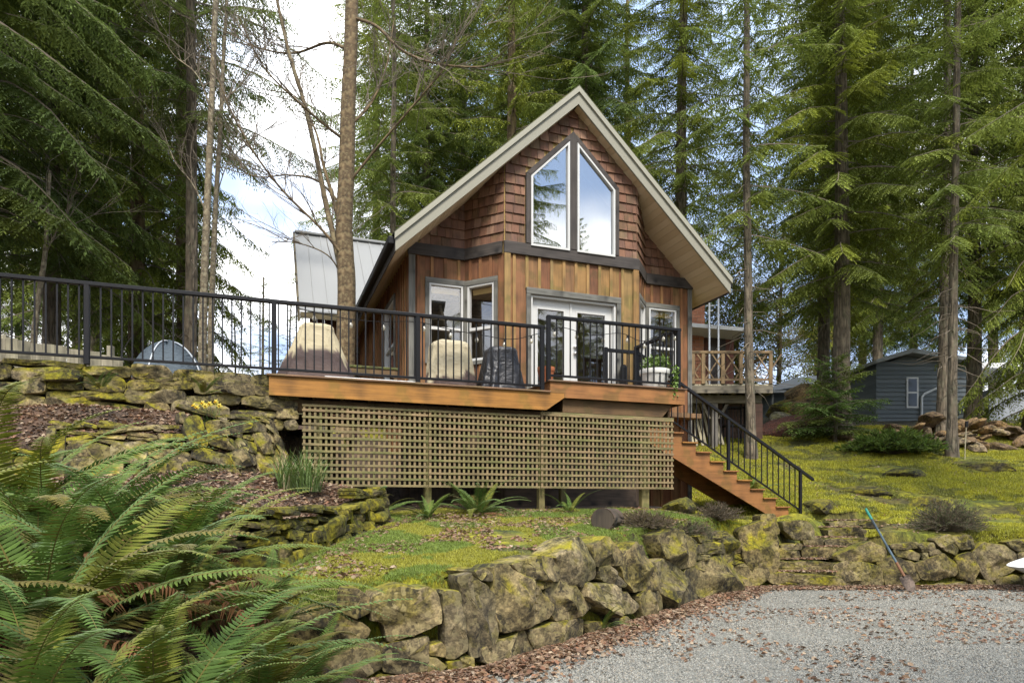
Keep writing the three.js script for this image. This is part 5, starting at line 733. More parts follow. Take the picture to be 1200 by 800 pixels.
leafy('yellow green leafy tree behind the timber balcony', 912, 38.5, 13, 4.0, 31, [[0.23, 0.235, 0.03], [0.18, 0.20, 0.03], [0.25, 0.21, 0.06]]); leafy('olive leafy tree above the white-roofed cabin', 955, 50, 10.5, 3.8, 32, [[0.18, 0.18, 0.04], [0.22, 0.18, 0.06], [0.14, 0.155, 0.03]]); leafy('leafy green tree between the house roof and the slim fir', 862, 40, 9, 2.6, 33, [[0.18, 0.20, 0.03], [0.21, 0.18, 0.05]]);
// ───────── ground cover (uncountable) ─────────
function scatter(name, label, cat, geo, m, place, count, seed, cols) {
  const R = rng(seed), im = new THREE.InstancedMesh(geo, m, count), q = new THREE.Matrix4(), qt = new THREE.Quaternion(), eu = new THREE.Euler(), c = new THREE.Color(); let k = 0, tries = 0;
  while (k < count && tries++ < count * 12) { const r = place(R); if (!r) continue; eu.set(r.rx ?? 0, R() * 6.28, r.rz ?? 0, 'XYZ'); qt.setFromEuler(eu); const s = r.s ?? 1; q.compose(V3(r.x, r.y, -r.Z), qt, V3(s, s * (r.sy ?? 1), s)); im.setMatrixAt(k, q); const cc = r.c ?? cols[Math.floor(R() * cols.length)], f = 0.7 + 0.6 * R(); c.setRGB(cc[0] * f, cc[1] * f, cc[2] * f); im.setColorAt(k, c); k++; }
  im.count = k; im.name = name; im.castShadow = im.receiveShadow = true; scene.add(im); tag(im, label, cat, null, 'stuff'); return im;
}
const inSteps = (x, Z) => Z > 11.6 && Z < 15 && Math.abs(x - lerp(5.2, 7.35, clamp((Z - 12) / 2.6))) < 0.95;
// curled dry leaf
const leafG = (() => { const s = 0.055, P = []; const v = [[0, 0, -s], [s * 0.6, 0.016, -s * 0.3], [s * 0.62, 0.022, s * 0.35], [0, 0.004, s], [-s * 0.55, 0.02, s * 0.3], [-s * 0.6, 0.012, -s * 0.35], [0, 0.0, 0]]; for (let k = 0; k < 6; k++) P.push(...v[6], ...v[(k + 1) % 6], ...v[k]); return finish(P); })();
const dryM = mat([1, 1, 1], { roughness: 0.85, transmission: 0.2, thickness: 0, side: THREE.DoubleSide });
const LC = [[0.20, 0.115, 0.06], [0.25, 0.155, 0.085], [0.15, 0.085, 0.05], [0.30, 0.205, 0.125], [0.18, 0.115, 0.07], [0.21, 0.10, 0.05], [0.33, 0.25, 0.165]];
scatter('fallen_leaves', 'fallen brown leaves drifted along the wall and scattered on lawn and gravel', 'leaves', leafG, dryM, R => {
  const pick = R(); let x, Z, y, flat = 0.5;
  if (pick < 0.34) { const t = R() * R(); const d = -0.02 - 0.75 * t * R(); const a = R() < 0.72 ? [3 + Math.floor(R() * 4), R()] : [7, R()]; const [p, q] = [LF[a[0]], LF[a[0] + 1]], f = a[1], dx = q[0] - p[0], dz = q[1] - p[1], m = Math.hypot(dx, dz), lim = a[0] === 7 ? 0.5 : 1; x = lerp(p[0], q[0], f) + dz / m * -d * lim; Z = lerp(p[1], q[1], f) - dx / m * -d * lim; y = 0.012 + 0.05 * R() * (1 + d); }
  else if (pick < 0.42) { x = -1 + 11 * R(); Z = 5.2 + 6.8 * R(); if (sdist(LF, x, Z) > -0.1 || fbm(x * 0.9, Z * 0.9, 77, 3) < 0.5) return; y = 0.014; }
  else if (pick < 0.66) { x = -3.2 + 8 * R(); Z = 5.6 + 6.6 * R(); if (sdist(LF, x, Z) < 0.35 || sdist(L3, x, Z) > -0.1 || fbm(x * 1.6, Z * 1.6, 61, 3) < 0.50 + 0.08 * sstep(11, 6.5, Z)) return; y = heightAt(x, Z) + 0.012; }
  else if (pick < 0.90) { x = -6.5 + 5.2 * R(); Z = 4.5 + 6.2 * R(); if (sdist(L3, x, Z) < 0.3) return; y = heightAt(x, Z) + 0.012; if (y > 3.1) return; }
  else if (pick < 0.925) { const S = [[12.0, 4.5, 5.8, 0.285], [12.4, 4.7, 5.8, 0.47], [12.9, 5.4, 6.4, 0.665], [13.45, 5.7, 6.9, 0.82], [14.05, 6.5, 7.3, 1.0], [14.65, 6.9, 7.9, 1.13]][Math.floor(R() * 6)]; x = lerp(S[1], S[2], R()); Z = S[0] + 0.08 + 0.36 * R(); y = S[3] + 0.012; }
  else if (pick < 0.96) { x = 4 + 9 * R(); Z = 12.4 + 9 * R(); if (inSteps(x, Z) || fbm(x * 0.9, Z * 0.9, 51, 3) < 0.48) return; y = heightAt(x, Z) + 0.02; }
  else { x = -2.6 + 1.8 * R(); Z = 2.6 + 2.7 * R(); y = heightAt(x, Z) + 0.012; }
  return { x, Z, y, rx: (R() - .5) * 1.3, rz: (R() - .5) * 1.3, s: 0.26 + 0.40 * R() };
}, 60000, 81, LC);
// loose gravel
{ const g = new THREE.IcosahedronGeometry(0.0105, 0); scatter('gravel_stones', 'loose grey gravel stones covering the drive', 'gravel', g, mat([1, 1, 1], { roughness: 0.95 }), R => { const Z = 5.3 + 7.0 * Math.pow(R(), 1.35), x = -1.3 + 1.05 * Z * R(); if (sdist(LF, x, Z) > -0.05) return; return { x, Z, y: 0.004, rx: R() * 3, rz: R() * 3, s: 0.45 + 0.75 * R() * R() + 0.1, sy: 0.7 }; }, 150000, 82, [[0.235, 0.23, 0.20], [0.185, 0.183, 0.16], [0.30, 0.288, 0.248], [0.13, 0.132, 0.12], [0.22, 0.22, 0.19], [0.25, 0.22, 0.172]]); }
// grass and moss
const tuftG = (n, h, w, spread, seed) => { const R = rng(seed), P = [], K = [], I = []; for (let k = 0; k < n; k++) { const n0 = 2; let p = V3((R() - .5) * spread, -0.005, (R() - .5) * spread); const az = R() * 6.28, e = 0.9 + 0.6 * R(), L = h * (0.5 + 0.8 * R()), l = V3(-Math.sin(az), 0, Math.cos(az)), a = P.length / 3; const m = p.clone().add(V3(Math.cos(az) * Math.cos(e), Math.sin(e), Math.sin(az) * Math.cos(e)).multiplyScalar(L * 0.55)), t = m.clone().add(V3(Math.cos(az) * Math.cos(e - .5), Math.sin(e - .5), Math.sin(az) * Math.cos(e - .5)).multiplyScalar(L * 0.45)); for (const [q, ww] of [[p, w], [m, w * 0.8]]) P.push(q.x + l.x * ww, q.y, q.z + l.z * ww, q.x - l.x * ww, q.y, q.z - l.z * ww); P.push(t.x, t.y, t.z); for (let q = 0; q < 5; q++) K.push(1, 1, 1); I.push(a, a + 2, a + 1, a + 1, a + 2, a + 3, a + 2, a + 4, a + 3); } const g = meshOf(P, K, I); g.deleteAttribute('color'); return g; };
const gbM = mat([1, 1, 1], { transmission: 0.35, thickness: 0, roughness: 0.8, side: THREE.DoubleSide });
scatter('lawn_grass', 'short green grass and moss of the small lawn above the boulders', 'grass', tuftG(7, 0.05, 0.0028, 0.06, 5), gbM, R => { const Z = 5.5 + 7.0 * Math.pow(R(), 1.2), x = -2.6 + 7.5 * R(); if (sdist(LF, x, Z) < 0.18 || sdist(L3, x, Z) > -0.02 || inSteps(x, Z)) return; const v = uvOf(x, -Z)[1]; if (v > 0.3) return; const b = fbm(x * 1.3, Z * 1.3, 15, 3); if (b < 0.36) return; return { x, Z, y: heightAt(x, Z), s: 0.45 + 0.7 * b * R() + 0.15, c: b > 0.5 ? [0.18, 0.25, 0.022] : [0.32, 0.31, 0.018] }; }, 46000, 83);
scatter('moss_carpet', 'bright yellow green moss carpeting the slope right of the stairs', 'moss', tuftG(9, 0.05, 0.006, 0.09, 6), gbM, R => { const Z = 12.4 + 15 * Math.pow(R(), 1.3), x = 3.2 + (0.78 * Z - 3.2) * R(); if (inSteps(x, Z)) return; const [u, v] = uvOf(x, -Z); if (v > 0.6 && u < 5.2) return; if (sdist(LF, x, Z) < 0.3) return; const b = fbm(x * 1.0, Z * 1.0, 16, 4), d = fbm(x * 3, Z * 3, 18, 3); if (b < 0.38 + 0.2 * sstep(20, 27, Z) * R()) return; return { x, Z, y: heightAt(x, Z) - 0.005, s: 0.5 + 0.9 * R(), c: d > 0.52 ? [0.42, 0.40, 0.018] : b > 0.46 ? [0.34, 0.335, 0.018] : [0.20, 0.205, 0.025] }; }, 90000, 84);
// ═════════ neighbouring buildings ═════════
const ribM = mat([0.22, 0.225, 0.22], { roughness: 0.5 }), oliveM = wood([0.17, 0.135, 0.065]), redM = stained([0.17, 0.05, 0.035]), greyWood = wood([0.26, 0.225, 0.16]), paleWood = [[0.52, 0.46, 0.30], [0.46, 0.41, 0.27], [0.56, 0.49, 0.33]].map(c => wood(c)), slate = [[0.15, 0.175, 0.185], [0.135, 0.16, 0.17], [0.165, 0.19, 0.20]].map(c => c.map(v => v * 0.9)).map(c => mat(c, { bumpMap: woodBump, bumpScale: 0.002 })), whiteRoof = mat([0.66, 0.67, 0.68], { roughness: 0.5 });
{ // cabin with the ribbed metal roof, behind the deck: ridge along u
  const g = hthing('metal_roofed_cabin', 'steep-roofed cabin with a pale ribbed metal roof behind the alder', 'cabin', [-1, 3.3, 13.7]);
  const u0 = -3.36, u1 = 3.2, vr = 13.69, yr = 10.64, run = 3.35, drop = 3.5, sl = drop / run, v0 = vr - run, y0 = yr - drop;
  const slope = (a, b, o0, o1, r0 = 0, r1 = run) => { const P = []; const q = (p1, p2, p3, p4) => P.push(...p1, ...p2, ...p3, ...p1, ...p3, ...p4); const pt = (u, r, o) => [u, yr - r * sl + o, -(vr - r)]; const c = [[a, r0], [b, r0], [b, r1], [a, r1]]; q(...c.slice().reverse().map(([u, r]) => pt(u, r, o1))); q(...c.map(([u, r]) => pt(u, r, o0))); for (let k = 0; k < 4; k++) { const [x, y] = [c[k], c[(k + 1) % 4]]; q(pt(...x, o0), pt(...x, o1), pt(...y, o1), pt(...y, o0)); } return finish(P, { axis: 1 }); };
  for (let u = u0; u < u1 - 0.05; u += 0.41) { hpart('roof_sheet', slope(u, Math.min(u + 0.405, u1), -0.03, 0.0), ribM, g); hpart('roof_rib', slope(u - 0.018, u + 0.018, 0.001, 0.04), ribM, g); }
  hpart('ridge_cap', box(u0 - 0.02, u1, yr - 0.04, yr + 0.05, -vr - 0.14, -vr + 0.14, 0.02), ribM, g); hpart('roof_vent', new THREE.CylinderGeometry(0.05, 0.05, 0.35, 10).translate(0.05, yr + 0.15, -vr + 0.3), M.black, g);
  hpart('barge_board', slope(u0 - 0.07, u0 - 0.01, -0.30, 0.02, 0, run + 0.05), oliveM, g); hpart('rear_roof', prism([[-(vr), yr - 0.03], [-(vr + run), y0 - 0.03], [-(vr + run), y0 - 0.10], [-(vr), yr - 0.12]].map(p => p), -u1, -u0).rotateY(Math.PI / 2), ribM, g);
  hpart('gable_wall', prism([[-(v0 + 0.5), 3.2], [-(vr + run - .5), 3.2], [-(vr + run - .5), y0 + 0.3], [-vr, yr - 0.25], [-(v0 + 0.5), y0 + 0.3]], -u0 - 0.32, -u0 - 0.2).rotateY(Math.PI / 2), oliveM, g);
  for (let k = 0, u = u0 + 0.3; u < u1; u += 0.22, k++) hpart('wall_board', box(u, u + 0.215, 3.2, y0 + 0.45, -(v0 + 0.62) - 0.02, -(v0 + 0.62)), k % 3 ? redM : boardM[1], g);
  hpart('eave_board', box(u0, u1, y0 - 0.22, y0 - 0.04, -v0 - 0.06, -v0 - 0.02), oliveM, g); hpart('beam', box(u0 + 0.2, u1, 6.05, 6.2, -v0 - 0.3, -v0 - 0.15), greyWood, g);
  for (const u of [u0 + 0.25, -0.9, 1.5]) hpart('porch_post', box(u - 0.08, u + 0.08, 3.2, 6.05, -v0 - 0.3, -v0 - 0.14), oliveM, g);
  hpart('shelf', box(-2.0, 0.6, 5.32, 5.36, -v0 - 0.6, -v0 - 0.2), wood([0.4, 0.26, 0.12]), g);
}
{ const p = W3(-2.0, 0, 10.1); solo('hanging_pail', new THREE.LatheGeometry([[0.001, 0], [0.15, 0.0], [0.18, 0.30], [0.19, 0.31], [0.17, 0.31], [0.14, 0.02]].map(a => new THREE.Vector2(...a)), 24), mat([0.55, 0.53, 0.40], { roughness: 0.5 }), 'cream plastic pail on the porch shelf of the metal-roofed cabin', 'pail', [p[0], 5.36, p[2]]); }
{ // neighbouring house with a timber balcony; parallel to the camera plane
  const Z = 22, X = px => (px - 600) / 800 * Z, Y = py => 1.5 + (590 - py) / 800 * Z, g = thing('balcony_house', 'neighbouring house with rustic timber balcony on posts and brick chimney', 'house', [6.9, 3.0, -Z]); const off = [-6.9, -3.0, Z]; const put = (n, geo, m) => { const o = part(n, geo, m, g); o.position.set(...off); return o; };
  const xl = X(770), xr = X(904), yf = Y(452), R = rng(8);
  const XA = (px, dz) => (px - 600) / 800 * (Z + dz);
  put('wall', box(XA(740, 1.9), XA(894, 1.9), 2.6, yf - 0.3, -Z - 6, -Z - 1.9), stained([0.16, 0.085, 0.06])); put('wall', box(XA(740, 1.9), XA(860, 1.9), yf - 0.3, Y(385) + 0.45, -Z - 6, -Z - 1.9), stained([0.20, 0.07, 0.045]));
  // brick panel by the balcony and brick chimney, each brick a part
  const brick = [[0.36, 0.15, 0.08], [0.32, 0.13, 0.07], [0.40, 0.18, 0.10]].map(c => mat(c, { bumpMap: stoneBump, bumpScale: 0.01 })); const bwall = (x0, x1, y0, y1, z, nm) => { const w = put(nm, box(x0, x1, y0, y1, z - 0.6, z - 0.02), mat([0.36, 0.33, 0.28])); for (let r = 0, y = y0; y < y1 - 0.05; y += 0.12, r++) for (let x = x0 - (r % 2) * 0.14; x < x1 - 0.02; x += 0.28) { const a = Math.max(x, x0), b = Math.min(x + 0.268, x1); if (b - a > 0.03) part('brick', box(a, b, y, y + 0.108, z - 0.03, z), brick[Math.floor(R() * 3)], w); } };
  const YA = (py, dz) => 1.5 + (590 - py) / 800 * (Z + dz);
  bwall(XA(806, 1.75), XA(825, 1.75), yf + 0.1, YA(392, 1.75), -Z - 1.75, 'brick_panel'); bwall(XA(809, 2.6), XA(826, 2.6), YA(384, 2.6), YA(346, 2.6), -Z - 2.6, 'chimney');
  put('chimney_cap', box(XA(807, 2.6), XA(828, 2.6), YA(346, 2.6), YA(346, 2.6) + 0.12, -Z - 3.3, -Z - 2.5, 0.02), mat([0.4, 0.39, 0.36])); put('roof', prism([[XA(740, .7), YA(377, .7)], [XA(874, .7), YA(388, .7)], [XA(874, .7), YA(388, .7) + 0.12], [XA(740, .7), YA(377, .7) + 0.14]], -Z - 6.4, -Z - 0.7), mat([0.45, 0.45, 0.44], { roughness: 0.6 }));
  put('window', box(XA(832, 1.9), XA(850, 1.9), yf + 0.2, YA(396, 1.9), -Z - 1.9, -Z - 1.86), mat([0.05, 0.04, 0.04], { roughness: 0.1 }));
  for (let x = xl; x < xr; x += 0.15) put('deck_board', box(x, x + 0.14, yf, yf + 0.05, -Z - 1.85, -Z + 0.02), paleWood[1]);
  put('rim_board', box(xl, xr + 0.02, yf - 0.24, yf - 0.005, -Z + 0.02, -Z + 0.07), greyWood); put('rim_board', box(xr, xr + 0.05, yf - 0.24, yf - 0.005, -Z - 1.85, -Z + 0.018), greyWood); for (let x = xl; x < xr; x += 0.5) put('joist', box(x, x + 0.06, yf - 0.24, yf - 0.01, -Z - 1.8, -Z), greyWood);
  put('beam', box(xl, X(898), yf - 0.5, yf - 0.25, -Z - 0.55, -Z - 0.35), greyWood);
  for (const px of [842, 886]) put('post', box(X(px) - 0.1, X(px) + 0.1, 2.7, yf - 0.5, -Z - 0.55, -Z - 0.36, 0.01), wood([0.2, 0.18, 0.15]));
  put('knee_brace', prism([[X(846), yf - 1.0], [X(849), yf - 1.0], [X(860), yf - 0.5], [X(856), yf - 0.5]], -Z - 0.5, -Z - 0.42), greyWood); put('knee_brace', prism([[X(838), yf - 1.0], [X(835), yf - 1.0], [X(826), yf - 0.5], [X(830), yf - 0.5]], -Z - 0.5, -Z - 0.42), greyWood);
  const rt = yf + 1.12, rail = [[0.30, 0.20, 0.095], [0.26, 0.17, 0.085]].map(c => wood(c)); put('rail', box(xl, xr + 0.03, rt - 0.09, rt, -Z - 0.02, -Z + 0.06, 0.01), rail[0]); put('rail', box(xl, xr, yf + 0.16, yf + 0.23, -Z, -Z + 0.04), rail[1]); for (const x of [X(812), X(824), X(847), X(868), X(903)]) put('rail_post', box(x - 0.06, x + 0.06, yf + 0.055, rt - 0.1, -Z - 0.01, -Z + 0.065, 0.01), rail[0]);
  for (let k = 0; k < 13; k++) { const x = X(800) + k * 0.24; const d = k % 2 ? 1 : -1; put('rail_brace', prism([[x, yf + 0.24], [x + 0.05, yf + 0.24], [x + 0.05 + d * 0.52, rt - 0.1], [x + d * 0.52, rt - 0.1]], -Z + (k % 2 ? 0.0 : 0.022), -Z + (k % 2 ? 0.02 : 0.042)), rail[k % 2]); }
  put('rail', box(xr - 0.03, xr + 0.03, rt - 0.09, rt - 0.002, -Z - 1.8, -Z - 0.03), rail[0]);
  for (const [px, h] of [[838, 2.2], [849, 1.7]]) put('aerial_pole', new THREE.CylinderGeometry(0.035, 0.035, h + 2.3, 8).translate(X(px), Y(386) + h / 2 - 1.1, -Z - 0.62), mat([0.62, 0.63, 0.64], { metalness: 0.6, roughness: 0.4 }));
  put('aerial_arm', box(X(834), X(844), Y(352), Y(352) + 0.03, -Z - 0.64, -Z - 0.61), mat([0.6, 0.61, 0.62], { metalness: 0.6, roughness: 0.4 })); put('aerial_arm', box(X(836), X(842), Y(358), Y(358) + 0.03, -Z - 0.64, -Z - 0.61), mat([0.6, 0.61, 0.62], { metalness: 0.6, roughness: 0.4 }));
  // lumber leaning under the balcony, barbecue
  for (let k = 0; k < 9; k++) { const x = X(812) + k * 0.15 + 0.05 * R(), gy = heightAt(x, Z + 0.7), L = solo('leaning_plank', box(-0.04, 0.04, 0, 1.7 + 0.7 * R(), -0.012, 0.012), paleWood[k % 3], 'weathered plank leaning against the wall under the timber balcony', 'plank', [x, gy, -Z - 0.55 - 0.08 * (k % 3)], 0, 'planks leaning under the balcony'); L.rotation.set(-0.22 - 0.1 * R(), 0, 0.22 - 0.30 * R()); }
  const gx = X(871), gy = heightAt(gx, Z + 0.9), s = thing('metal_stand', 'black metal garden stand under the balcony', 'stand', [gx, gy, -Z - 0.9]); const bm = M.black; for (const [x, z] of [[-0.3, -0.2], [0.3, -0.2], [-0.3, 0.2], [0.3, 0.2]]) part('leg', box(x - 0.02, x + 0.02, 0, 1.9, z - 0.02, z + 0.02), bm, s); for (const y of [0.6, 1.2, 1.85]) part('shelf', box(-0.34, 0.34, y, y + 0.04, -0.24, 0.24), bm, s); for (let k = 0; k < 6; k++) part('bar', box(-0.25 + k * 0.1, -0.235 + k * 0.1, 0.64, 1.2, 0.2, 0.22), bm, s);
}
{ // white-roofed cabin
  const Z = 36, X = px => (px - 600) / 800 * Z, Y = py => 1.5 + (590 - py) / 800 * Z, g = thing('white_roofed_cabin', 'small grey cabin with a low white metal roof beyond the moss slope', 'cabin', [X(950), Y(505), -Z]); const off = [-X(950), -Y(505), Z], put = (n, geo, m) => { const o = part(n, geo, m, g); o.position.set(...off); return o; };
  for (let y = Y(510), k = 0; y < Y(458); y += 0.2, k++) put('siding_board', box(X(903), X(1010), y, y + 0.205, -Z - 3, -Z - (k % 2) * 0.004, 0.01), slate[k % 3]);
  put('roof', prism([[X(889), Y(462)], [X(1012), Y(443)], [X(1012), Y(441) + 0.2], [X(920), Y(447)], [X(889), Y(460)]], -Z - 4.5, -Z + 0.8), whiteRoof); put('gutter', box(X(889), X(1000), Y(462) - 0.02, Y(462) + 0.1, -Z + 0.6, -Z + 0.75), mat([0.6, 0.6, 0.58])); put('downpipe', new THREE.CylinderGeometry(0.05, 0.05, 2.0, 8).translate(X(905), Y(485), -Z + 0.1), mat([0.65, 0.65, 0.63]));
  const w = put('window', box(X(919), X(929), Y(487), Y(464), 0.005 - Z, 0.05 - Z), M.white); const o = part('pane', box(X(920.5), X(927.5), Y(485), Y(466), 0.051 - Z, 0.06 - Z), mat([0.04, 0.045, 0.05], { roughness: 0.08 }), w);
}
{ // grey sided cabin
  const Z = 30, X = px => (px - 600) / 800 * Z, Y = py => 1.5 + (590 - py) / 800 * Z, g = thing('grey_sided_cabin', 'slate grey cabin with horizontal lap siding behind the fir trunks', 'cabin', [X(1110), Y(510), -Z]); const off = [-X(1110), -Y(510), Z], put = (n, geo, m) => { const o = part(n, geo, m, g); o.position.set(...off); return o; };
  const top = x => lerp(Y(425), Y(418), clamp((x - X(1028)) / (X(1075) - X(1028))));
  for (let y = Y(520), k = 0; y < Y(428); y += 0.19, k++) { const P = box(X(1027), X(1137), y, y + 0.195, -Z - 4, -Z + 0.045, 0); const pp = P.attributes.position; for (let q = 0; q < pp.count; q++) if (pp.getZ(q) > -Z && pp.getY(q) > y + 0.1) pp.setZ(q, -Z + 0.002); put('siding_board', P, slate[k % 3]); }
  put('roof', prism([[X(1020), Y(428)], [X(1062), Y(416)], [X(1140), Y(427)], [X(1140), Y(423)], [X(1062), Y(411)], [X(1020), Y(424)]], -Z - 5, -Z + 0.5), mat([0.35, 0.36, 0.35])); put('gable_panel', prism([[X(1027), Y(430)], [X(1137), Y(430)], [X(1062), Y(417)]], -Z - 0.1, -Z - 0.01), slate[0]);
  const w = put('window', box(X(1062), X(1076), Y(478), Y(442), -Z + 0.022, -Z + 0.06), M.white); part('pane', box(X(1064), X(1074), Y(476), Y(461), -Z + 0.061, -Z + 0.066), mat([0.05, 0.055, 0.055], { roughness: 0.08 }), w); part('pane', box(X(1064), X(1074), Y(459), Y(444), -Z + 0.061, -Z + 0.066), mat([0.05, 0.055, 0.055], { roughness: 0.08 }), w);
  put('downpipe', tube([[X(1079), Y(500), -Z + 0.1], [X(1079), Y(466), -Z + 0.1], [X(1082), Y(462), -Z + 0.1], [X(1112), Y(448), -Z + 0.1]], 0.05, 8), mat([0.6, 0.62, 0.62]));
  put('annex_wall', box(X(1137), X(1230), Y(535), Y(462), -Z - 3, -Z + 1.2), mat([0.27, 0.29, 0.31], { bumpMap: stoneBump, bumpScale: 0.01 })); put('annex_roof', box(X(1134), X(1240), Y(432), Y(426), -Z - 3.5, -Z + 0.2), whiteRoof); for (const px of [1140, 1185]) put('annex_post', box(X(px), X(px) + 0.14, Y(462), Y(432), -Z - 0.3, -Z - 0.15), greyWood); put('annex_window', box(X(1150), X(1180), Y(460), Y(438), -Z - 2.9, -Z - 2.8), mat([0.1, 0.1, 0.09], { roughness: 0.1 }));
}
// ───────── rocks on the slope ─────────
{ const R = rng(55), rm = mat([1, 1, 1], { vertexColors: true, map: stoneTex, bumpMap: stoneBump, bumpScale: 0.02, roughness: 0.95 }), oc = [[0.44, 0.29, 0.165], [0.40, 0.275, 0.17], [0.50, 0.36, 0.23], [0.36, 0.26, 0.18], [0.52, 0.42, 0.31]];
  const geos = oc.map((c, k) => rockGeo(0.6, 0.24, 0.4, 300 + k, { detail: 3, color: c, moss: -0.6, planes: 22 }));
  const x0 = 14.0, Z0 = 22.5, pile = thing('rubble_pile', 'heap of broken orange brown sandstone slabs behind the fir trunks', 'rock pile', [x0, heightAt(x0, Z0), -Z0]);
  for (let k = 0; k < 95; k++) { const t = R(), x = -2.9 + 7.4 * R(), z = -1.1 + 2.2 * R(), hmax = 0.85 * Math.exp(-Math.pow((x - 0.9) / 2.3, 2)) * (1 - z * z * 0.35), y = heightAt(x0 + x, Z0 - z) - heightAt(x0, Z0) + Math.max(0.05, hmax * t), m = part('stone', geos[Math.floor(R() * 5)], rm, pile); m.position.set(x, y, z); m.rotation.set((R() - .5) * 0.9, R() * 6.28, (R() - .5) * 1.1); m.scale.setScalar(0.35 + 0.55 * R() * R() + 0.15); }
  const big = (label, px, py, Z, rx, ry, rz, seed, o) => { const x = (px - 600) / 800 * Z, y = o.y ?? heightAt(x, Z); return solo('boulder', rockGeo(rx, ry, rz, seed, o), rm, label, 'boulder', [x, y + ry * 0.45, -Z], seed); };
  const bb = (px, py, Z) => 1.5 + (590 - py) / 800 * Z;
  big('large ochre boulder under a smaller one at the edge of the red soil heap', 940, 480, 27, 1.5, 0.75, 0.9, 71, { color: [0.32, 0.22, 0.11], moss: -0.4, y: bb(940, 488, 27) - 0.2 }); big('ochre boulder perched on a larger one beyond the moss slope', 938, 462, 27.2, 0.75, 0.5, 0.6, 72, { color: [0.34, 0.24, 0.13], moss: -0.4, y: bb(938, 470, 27.2) }); big('grey boulder beside the ochre pair', 913, 493, 26.5, 0.75, 0.5, 0.6, 73, { color: [0.26, 0.26, 0.23], moss: 0, y: bb(913, 500, 26.5) - 0.1 }); big('yellow mossed boulder behind the grey one', 915, 482, 27.4, 0.9, 0.45, 0.6, 74, { moss: 0.9, y: bb(915, 486, 27.4) - 0.1 }); big('ochre boulder half hidden by the evergreen bush', 968, 470, 27.5, 1.0, 0.55, 0.7, 75, { color: [0.34, 0.24, 0.13], moss: -0.4, y: bb(968, 478, 27.5) });
  { const x = (938 - 600) / 800 * 25.5; const m = solo('soil_heap', rockGeo(1.7, 0.7, 1.2, 79, { detail: 4, color: [0.22, 0.075, 0.045], moss: -1, planes: 2 }), mat([1, 1, 1], { vertexColors: true, map: dirtTex, bumpMap: dirtTex, bumpScale: 0.08, roughness: 1 }), 'heap of reddish brown soil below the ochre boulders', 'soil heap', [x, heightAt(x, 25.5) + 0.05, -25.5]); }
  big('flat boulder capped with bright yellow moss above the front wall', 833, 606, 11.6, 0.62, 0.20, 0.38, 76, { moss: 1.1, y: heightAt(3.38, 11.6) - 0.03 });
  big('mossy hump of rock at the corner of the lattice', 796, 590, 12.3, 0.35, 0.24, 0.3, 77, { moss: 1.0, y: heightAt(3.0, 12.3) - 0.05 });
  for (const [px, Z, rx, s] of [[1015, 17.2, 0.75, 81], [1085, 16.0, 0.6, 82], [960, 15.6, 0.7, 83], [1150, 19, 1.0, 84], [1060, 18.4, 0.6, 85]]) { const x = (px - 600) / 800 * Z; solo('rock_outcrop', rockGeo(rx, 0.20, 0.4, s, { detail: 3, color: [0.16, 0.14, 0.10], moss: 0.75 }), rm, 'low dark rock ledge breaking through the moss slope', 'rock', [x, heightAt(x, Z) + 0.0, -Z], s, 'rock ledges in the moss slope'); }
}
{ const x = (1131 - 600) / 800 * 20, y = heightAt(x, 20), g = thing('marker_stake', 'thin pale stake with a dark top stuck in the moss', 'stake', [x, y, -20]); part('stake', tube([[0, -0.1, 0], [0.02, 0.5, 0], [0.05, 1.0, 0]], 0.014, 6), paleWood[0], g); part('stake_top', box(0.02, 0.09, 0.95, 1.12, -0.03, 0.03, 0.005), M.black, g); }
// ───────── beyond the railing on the left: fence, tent, pergola ─────────
{ const R = rng(66), g = thing('board_fence', 'pale wooden board fence behind the left end of the railing', 'fence', [-9.3, 3.3, -12]);
  for (let k = 0; k < 22; k++) { const x = -10.6 + k * 0.15, Z = 11.6 + (k - 8) * 0.18 * 0.55, h = 1.22 - 0.012 * k + 0.04 * R(), gy = heightAt(x, Z); const b = part('fence_board', box(-0.088, 0.088, -0.1, h, -0.01, 0.01, 0.003), paleWood[k % 3], g); b.position.set(x + 9.3, gy - 3.3, -(Z - 12)); b.rotation.y = 0.58; }
  for (const y of [0.35, 0.95]) part('fence_rail', tube([[-1.3, y, 0.85], [1.8, y, -0.98]], 0.035, 4), paleWood[1], g); for (const t of [0.05, 0.5, 0.95]) { const x = lerp(-1.3, 1.8, t), z = lerp(0.80, -1.05, t); part('fence_post', box(x - 0.05, x + 0.05, -0.3, 1.2, z - 0.1, z, 0.005), paleWood[2], g); } }
